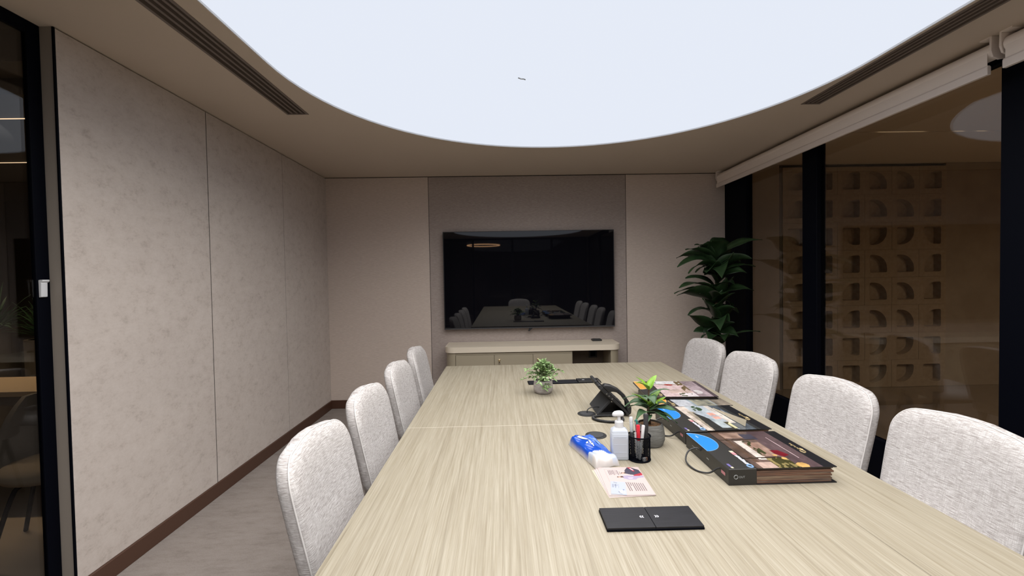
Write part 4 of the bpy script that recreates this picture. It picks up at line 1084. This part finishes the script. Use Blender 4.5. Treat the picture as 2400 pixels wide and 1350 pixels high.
def sample_book(label, x, y, z, rz, tab, fn, th=0.055, w=0.365, h=0.345, cord=True, deco=True, gold_on_spine=False, flap=False, strip=0.045, tab_off=0.0):
    t = thing('sample_book', label, 'sample book', (x, y, z), rz, 'fabric sample books in a row on the table')
    x0, x1, y0, y1 = -w/2, w/2, -h/2, h/2; sw = 0.095
    sp = MB().box(x0, x0+sw, y0, y1, 0.0, th).build('spine', M['spine'], t, bevel=0.0015, seg=1)
    MB().box(x0+sw, x1, y0, y1, 0.0, min(0.003, th*0.2)).build('back_cover', M['gloss_black'], t)
    MB().box(x0+sw, x1, y0, y1, th-0.003, th).build('front_cover', M['gloss_black'], t)
    rr = random.Random(int(x*1000+y*77)); k = 0; zz = 0.0035
    nl = max(2, int((th-0.007)/0.0055)); dz = (th-0.0071)/nl
    for k in range(nl):
        e = rr.uniform(0.004, 0.018); f = rr.uniform(0.002, 0.010)
        MB().box(x0+sw-0.002, x1-e, y0+f, y1-rr.uniform(.002, .01), zz, zz+dz*0.9).build('sample_page', M['pages'], t); zz += dz
    zt = th+0.0004
    picture('cover_print', grain(fn), w-sw-strip, h, 100, 100, M['print'], t, (x0+sw, y0, zt), (1, 0, 0), (0, 1, 0))
    # coloured tab: half disc on the spine clipped by the far edge
    cxx = x0+0.001; cyy = y1-0.095-tab_off; r = 0.094
    arcp = [(cxx+0.78*r*math.cos(a), cyy+r*math.sin(a)) for a in [-PI/2+PI*i/28 for i in range(29)]]
    arcp = [(px, min(py, y1-0.001)) for px, py in arcp]+([(cxx, y1-0.001)] if not tab_off else [])
    tb_ = flat('tab', [arcp], th+0.0005, M[tab], sp)
    edge = MB().tube([(px, py, th+0.0006) for px, py in arcp], 0.0009, 4, closed=True)
    edge.build('tab_edge', M['tab_edge'] if tab == 'tab_blue' else M['cream_ink'], sp)
    flat('tab_mark', [[(cxx+0.022, cyy+0.040), (cxx+0.028, cyy+0.040), (cxx+0.028, cyy+0.065), (cxx+0.022, cyy+0.065)]], th+0.001, M['tab_edge'] if tab == 'tab_blue' else M['cream_ink'], sp)
    # gold emblem with lettering on the outer strip (or the spine)
    gx = x1-0.026 if not gold_on_spine else x0+0.078
    gy = y0+0.47*h if not gold_on_spine else y0+0.06
    g = MB().tube([(gx+0.0075*math.cos(2*PI*i/16), gy-0.030+0.013*math.sin(2*PI*i/16), zt+0.0004) for i in range(16)], 0.0013, 4, closed=True)
    g.tube([(gx+0.010, gy-0.018, zt+0.0004), (gx+0.006, gy-0.004, zt+0.0004)], 0.0016, 4)
    for k, (hh, dx) in enumerate(((.010, 0), (.006, .001), (.007, -.001), (.006, .001), (.011, -.002), (.006, 0), (.007, .001))):
        yy = gy-0.010+0.0085*k
        g.add([(gx-hh/2+dx, yy, zt+0.0005), (gx+hh/2+dx, yy, zt+0.0005), (gx+hh/2+dx, yy+0.0055, zt+0.0005), (gx-hh/2+dx, yy+0.0055, zt+0.0005)], [(0, 1, 2, 3)])
    g.build('gold_lettering', M['gold'], t)
    if deco:
        # ring logo, white lettering and colour squares along the spine
        lx = x0+0.083; ly = y0+0.020
        MB().tube([(lx+0.0085*math.cos(2*PI*i/18), ly+0.0115*math.sin(2*PI*i/18), zt+0.0004) for i in range(18)], 0.0026, 4, closed=True).build('ring_logo', M['blue_ink'], sp)
        lm = MB(); yy = ly+0.016
        for hh, ww, dx in ((.013, .010, 0), (.010, .007, .001), (.011, .007, 0), (.014, .006, -.001), (.014, .004, -.001), (.010, .008, .001), (.010, .008, 0), (.012, .008, 0), (.010, .007, .001)):
            lm.add([(lx-hh/2-dx, yy, zt+0.0005), (lx+hh/2-dx, yy, zt+0.0005), (lx+hh/2-dx, yy+ww, zt+0.0005), (lx-hh/2-dx, yy+ww, zt+0.0005)], [(0, 1, 2, 3)]); yy += ww+0.0014
        lm.build('white_lettering', M['white_ink'], sp)
        flat('pink_square', [[(lx-0.007, yy+0.002), (lx+0.007, yy+0.002), (lx+0.007, yy+0.024), (lx-0.007, yy+0.024)]], zt+0.0005, M['pink_ink'], sp)
        flat('cream_square', [[(lx-0.007, yy+0.024), (lx+0.007, yy+0.024), (lx+0.007, yy+0.038), (lx-0.007, yy+0.038)]], zt+0.0005, M['cream_ink'], sp)
        flat('orange_square', [[(x0+0.014, y0+0.006), (x0+0.022, y0+0.006), (x0+0.022, y0+0.018), (x0+0.014, y0+0.018)]], zt+0.0005, M['cream_ink'], sp)
        flat('purple_square', [[(x0+0.012, y0+0.019), (x0+0.021, y0+0.019), (x0+0.021, y0+0.042), (x0+0.012, y0+0.042)]], zt+0.0005, M['purple_ink'], sp)
        # near end: ring and letters
        e = MB().tube([(x0+0.024+0.0065*math.cos(2*PI*i/16), y0-0.0006, th*0.52+0.0065*math.sin(2*PI*i/16)) for i in range(16)], 0.0011, 4, closed=True)
        e.build('end_ring_logo', M['grey_ink'], sp)
        cu = bpy.data.curves.new('end_lettering', 'FONT'); cu.body = 'OUT'; cu.size = 0.0095; cu.extrude = 0.0002
        ob = bpy.data.objects.new('tmp_text', cu); COL.objects.link(ob)
        dg = bpy.context.evaluated_depsgraph_get(); mesh = bpy.data.meshes.new_from_object(ob.evaluated_get(dg))
        bpy.data.objects.remove(ob, do_unlink=True)
        tx = bpy.data.objects.new('end_lettering', mesh); COL.objects.link(tx); tx.parent = sp
        tx.location = (x0+0.034, y0-0.0006, th*0.52-0.0035); tx.rotation_euler = (PI/2, 0, 0)
        mesh.materials.clear(); mesh.materials.append(M['grey_ink'])
        # small marks on the spine side
        sm = MB()
        for yy, l, hz in ((y1-0.06, 0.045, .0025), (y0+0.16, 0.018, .004)):
            sm.add([(x0-0.0006, yy, th*.5), (x0-0.0006, yy-l, th*.5), (x0-0.0006, yy-l, th*.5+hz), (x0-0.0006, yy, th*.5+hz)], [(0, 1, 2, 3)])
        sm.build('side_mark', M['grey_ink'], sp)
        MB().add([(x0-0.0006, y0+0.05, th*.42), (x0-0.0006, y0+0.022, th*.42), (x0-0.0006, y0+0.022, th*.42+.011), (x0-0.0006, y0+0.05, th*.42+.011)], [(0, 1, 2, 3)]).build('side_label', M['pink_ink'], sp)
    if cord:
        c = catmull([(x0+0.004, y1-0.135, th*0.62), (x0-0.014, y1-0.128, th*0.80), (x0-0.045, y1-0.128, th*0.58), (x0-0.068, y1-0.165, th*0.18), (x0-0.060, y1-0.225, 0.004),
                     (x0-0.030, y1-0.262, 0.008), (x0-0.006, y1-0.275, th*0.5), (x0+0.004, y1-0.285, th*0.62)], 8)
        MB().tube(c, 0.0030, 8).build('cord_handle', M['black_plastic'], t, smooth=True)
    if flap:
        MB().add([(x0+0.27, y0+0.03, th+0.002), (x0+0.275, y0+0.03, th+0.030), (x0+0.265, y0+0.30, th+0.003), (x0+0.262, y0+0.30, th+0.002)], [(0, 1, 2, 3)]).build('raised_sheet', M['creampaper'], t)
    return t
sample_book('black sample book nearest the camera with blue tab and terrace photo', 0.918, 1.640, TZ, D2(0.3), 'tab_blue', pic_terrace)
sample_book('black sample book with blue tab and coral cushion photo, second nearest', 0.920, 2.010, TZ, D2(1.2), 'tab_blue', pic_pool, flap=True)
sample_book('black sample book with orange tab partly under the farthest book', 0.945, 2.375, TZ, D2(1.0), 'tab_orange', pic_lounge, th=0.05, deco=False, cord=False, gold_on_spine=True, strip=0.0, tab_off=0.115)
sample_book('sample book with pale pink room photo, farthest and lying on another', 0.938, 2.492, TZ+0.0535, D2(-4.0), 'tab_orange', pic_pink, th=0.012, deco=False, cord=False, gold_on_spine=True, strip=0.0)

# ------------------------------------------------------------------ things in the left lounge
lt2 = thing('lounge_table', 'oak topped table in the dim lounge behind the left glass', 'table', (-3.75, 3.35, 0))
MB().box(-0.9, 0.9, -0.30, 0.20, 0.705, 0.74).build('tabletop', M['lounge_wood'], lt2, bevel=0.004)
MB().box(-0.85, 0.85, -0.27, 0.17, 0.64, 0.70).build('apron', M['dark_wall'], lt2, bevel=0.004)
for sx in (-1, 1):
    for sy in (-1, 1): MB().box(0.8*sx-0.025, 0.8*sx+0.025, -0.05+0.20*sy-0.025, -0.05+0.20*sy+0.025, 0, 0.64).build('leg', M['black_metal'], lt2)
lc = thing('lounge_chair', 'dim round backed chair with bent metal legs behind the left glass', 'chair', (-2.53, 2.60, 0), 0.5)
sc_ = MB()
for s, z in ((0.02, 0.47), (0.7, 0.468), (0.95, 0.455), (1.0, 0.43), (0.95, 0.40), (0.02, 0.395)):
    for i in range(28): sc_.v.append((0.25*s*math.cos(2*PI*i/28), 0.25*s*math.sin(2*PI*i/28), z))
for k in range(5):
    for i in range(28): j = (i+1) % 28; sc_.f.append((k*28+i, k*28+j, (k+1)*28+j, (k+1)*28+i))
sc_.f += [tuple(range(28)), tuple(range(167, 139, -1))]
sc_.build('seat', mat('lounge_seat_fabric', (0.27, 0.225, 0.17), 0.9), lc, smooth=True)
bk = MB(); nb = 20
for d in (0.0, 0.035):
    for j in range(7):
        for i in range(nb+1):
            a = PI*(0.10+0.80*i/nb)+PI/2*0; edge = min(i, nb-i)/nb*2
            top = 0.44+0.36*min(1, (edge*2.4))**0.5
            z = 0.40+(top-0.40)*j/6; r = 0.235+d+0.05*(j/6)
            bk.v.append((r*math.cos(a), r*math.sin(a), z))
m_ = 7*(nb+1)
for j in range(6):
    for i in range(nb):
        a = j*(nb+1)+i; bk.f.append((a, a+1, a+nb+2, a+nb+1)); bk.f.append((m_+a, m_+a+nb+1, m_+a+nb+2, m_+a+1))
for i in range(nb):
    a = 6*(nb+1)+i; bk.f.append((a, a+1, m_+a+1, m_+a)); bk.f.append((i, m_+i, m_+i+1, i+1))
for j in range(6):
    for i in (0, nb):
        a = j*(nb+1)+i; bk.f.append((a, a+nb+1, m_+a+nb+1, m_+a))
bk.build('backrest', M['lounge_fabric'], lc, smooth=True, auto=1.0)
for a in (PI/4, 3*PI/4, 5*PI/4, 7*PI/4):
    MB().tube(catmull([(0.06*math.cos(a), 0.06*math.sin(a), 0.39), (0.17*math.cos(a), 0.17*math.sin(a), 0.38), (0.22*math.cos(a), 0.22*math.sin(a), 0.32), (0.32*math.cos(a), 0.32*math.sin(a), 0.0)], 6), 0.011, 8).build('leg', M['black_metal'], lc, smooth=True)
def shrub(label, x, y, z, s, seed):
    t = thing('lounge_shrub', label, 'plant', (x, y, 0)); r = random.Random(seed)
    MB().lathe([(0.16, 0), (0.19, 0.02), (0.20, z-0.22), (0.17, z-0.22), (0.17, z-0.26)], n=24).build('planter', M['dark_wall'], t, smooth=True, auto=0.7)
    f = MB()
    for k in range(90):
        a = r.uniform(0, 2*PI); e = r.uniform(-0.2, 1.4); L = s*r.uniform(0.5, 1)
        p = Vector((0.05*math.cos(a), 0.05*math.sin(a), z-0.24)); q = Vector((L*math.cos(a)*math.cos(e), L*math.sin(a)*math.cos(e), z-0.15+L*math.sin(e)))
        l = leaf_mb(p, (p+q)/2+Vector((0, 0, 0.08)), q, 0.016, 0.3, 5); f.add(l.v, l.f)
    o = f.build('foliage', M['leaf_mid'], t, smooth=True); o['kind'] = 'stuff'
shrub('leafy green shrub in planter behind the left glass, nearer the frame', -4.35, 4.45, 1.15, 0.42, 3)
shrub('leafy green shrub in planter behind the left glass, at the frame edge', -5.0, 4.5, 1.25, 0.40, 9)
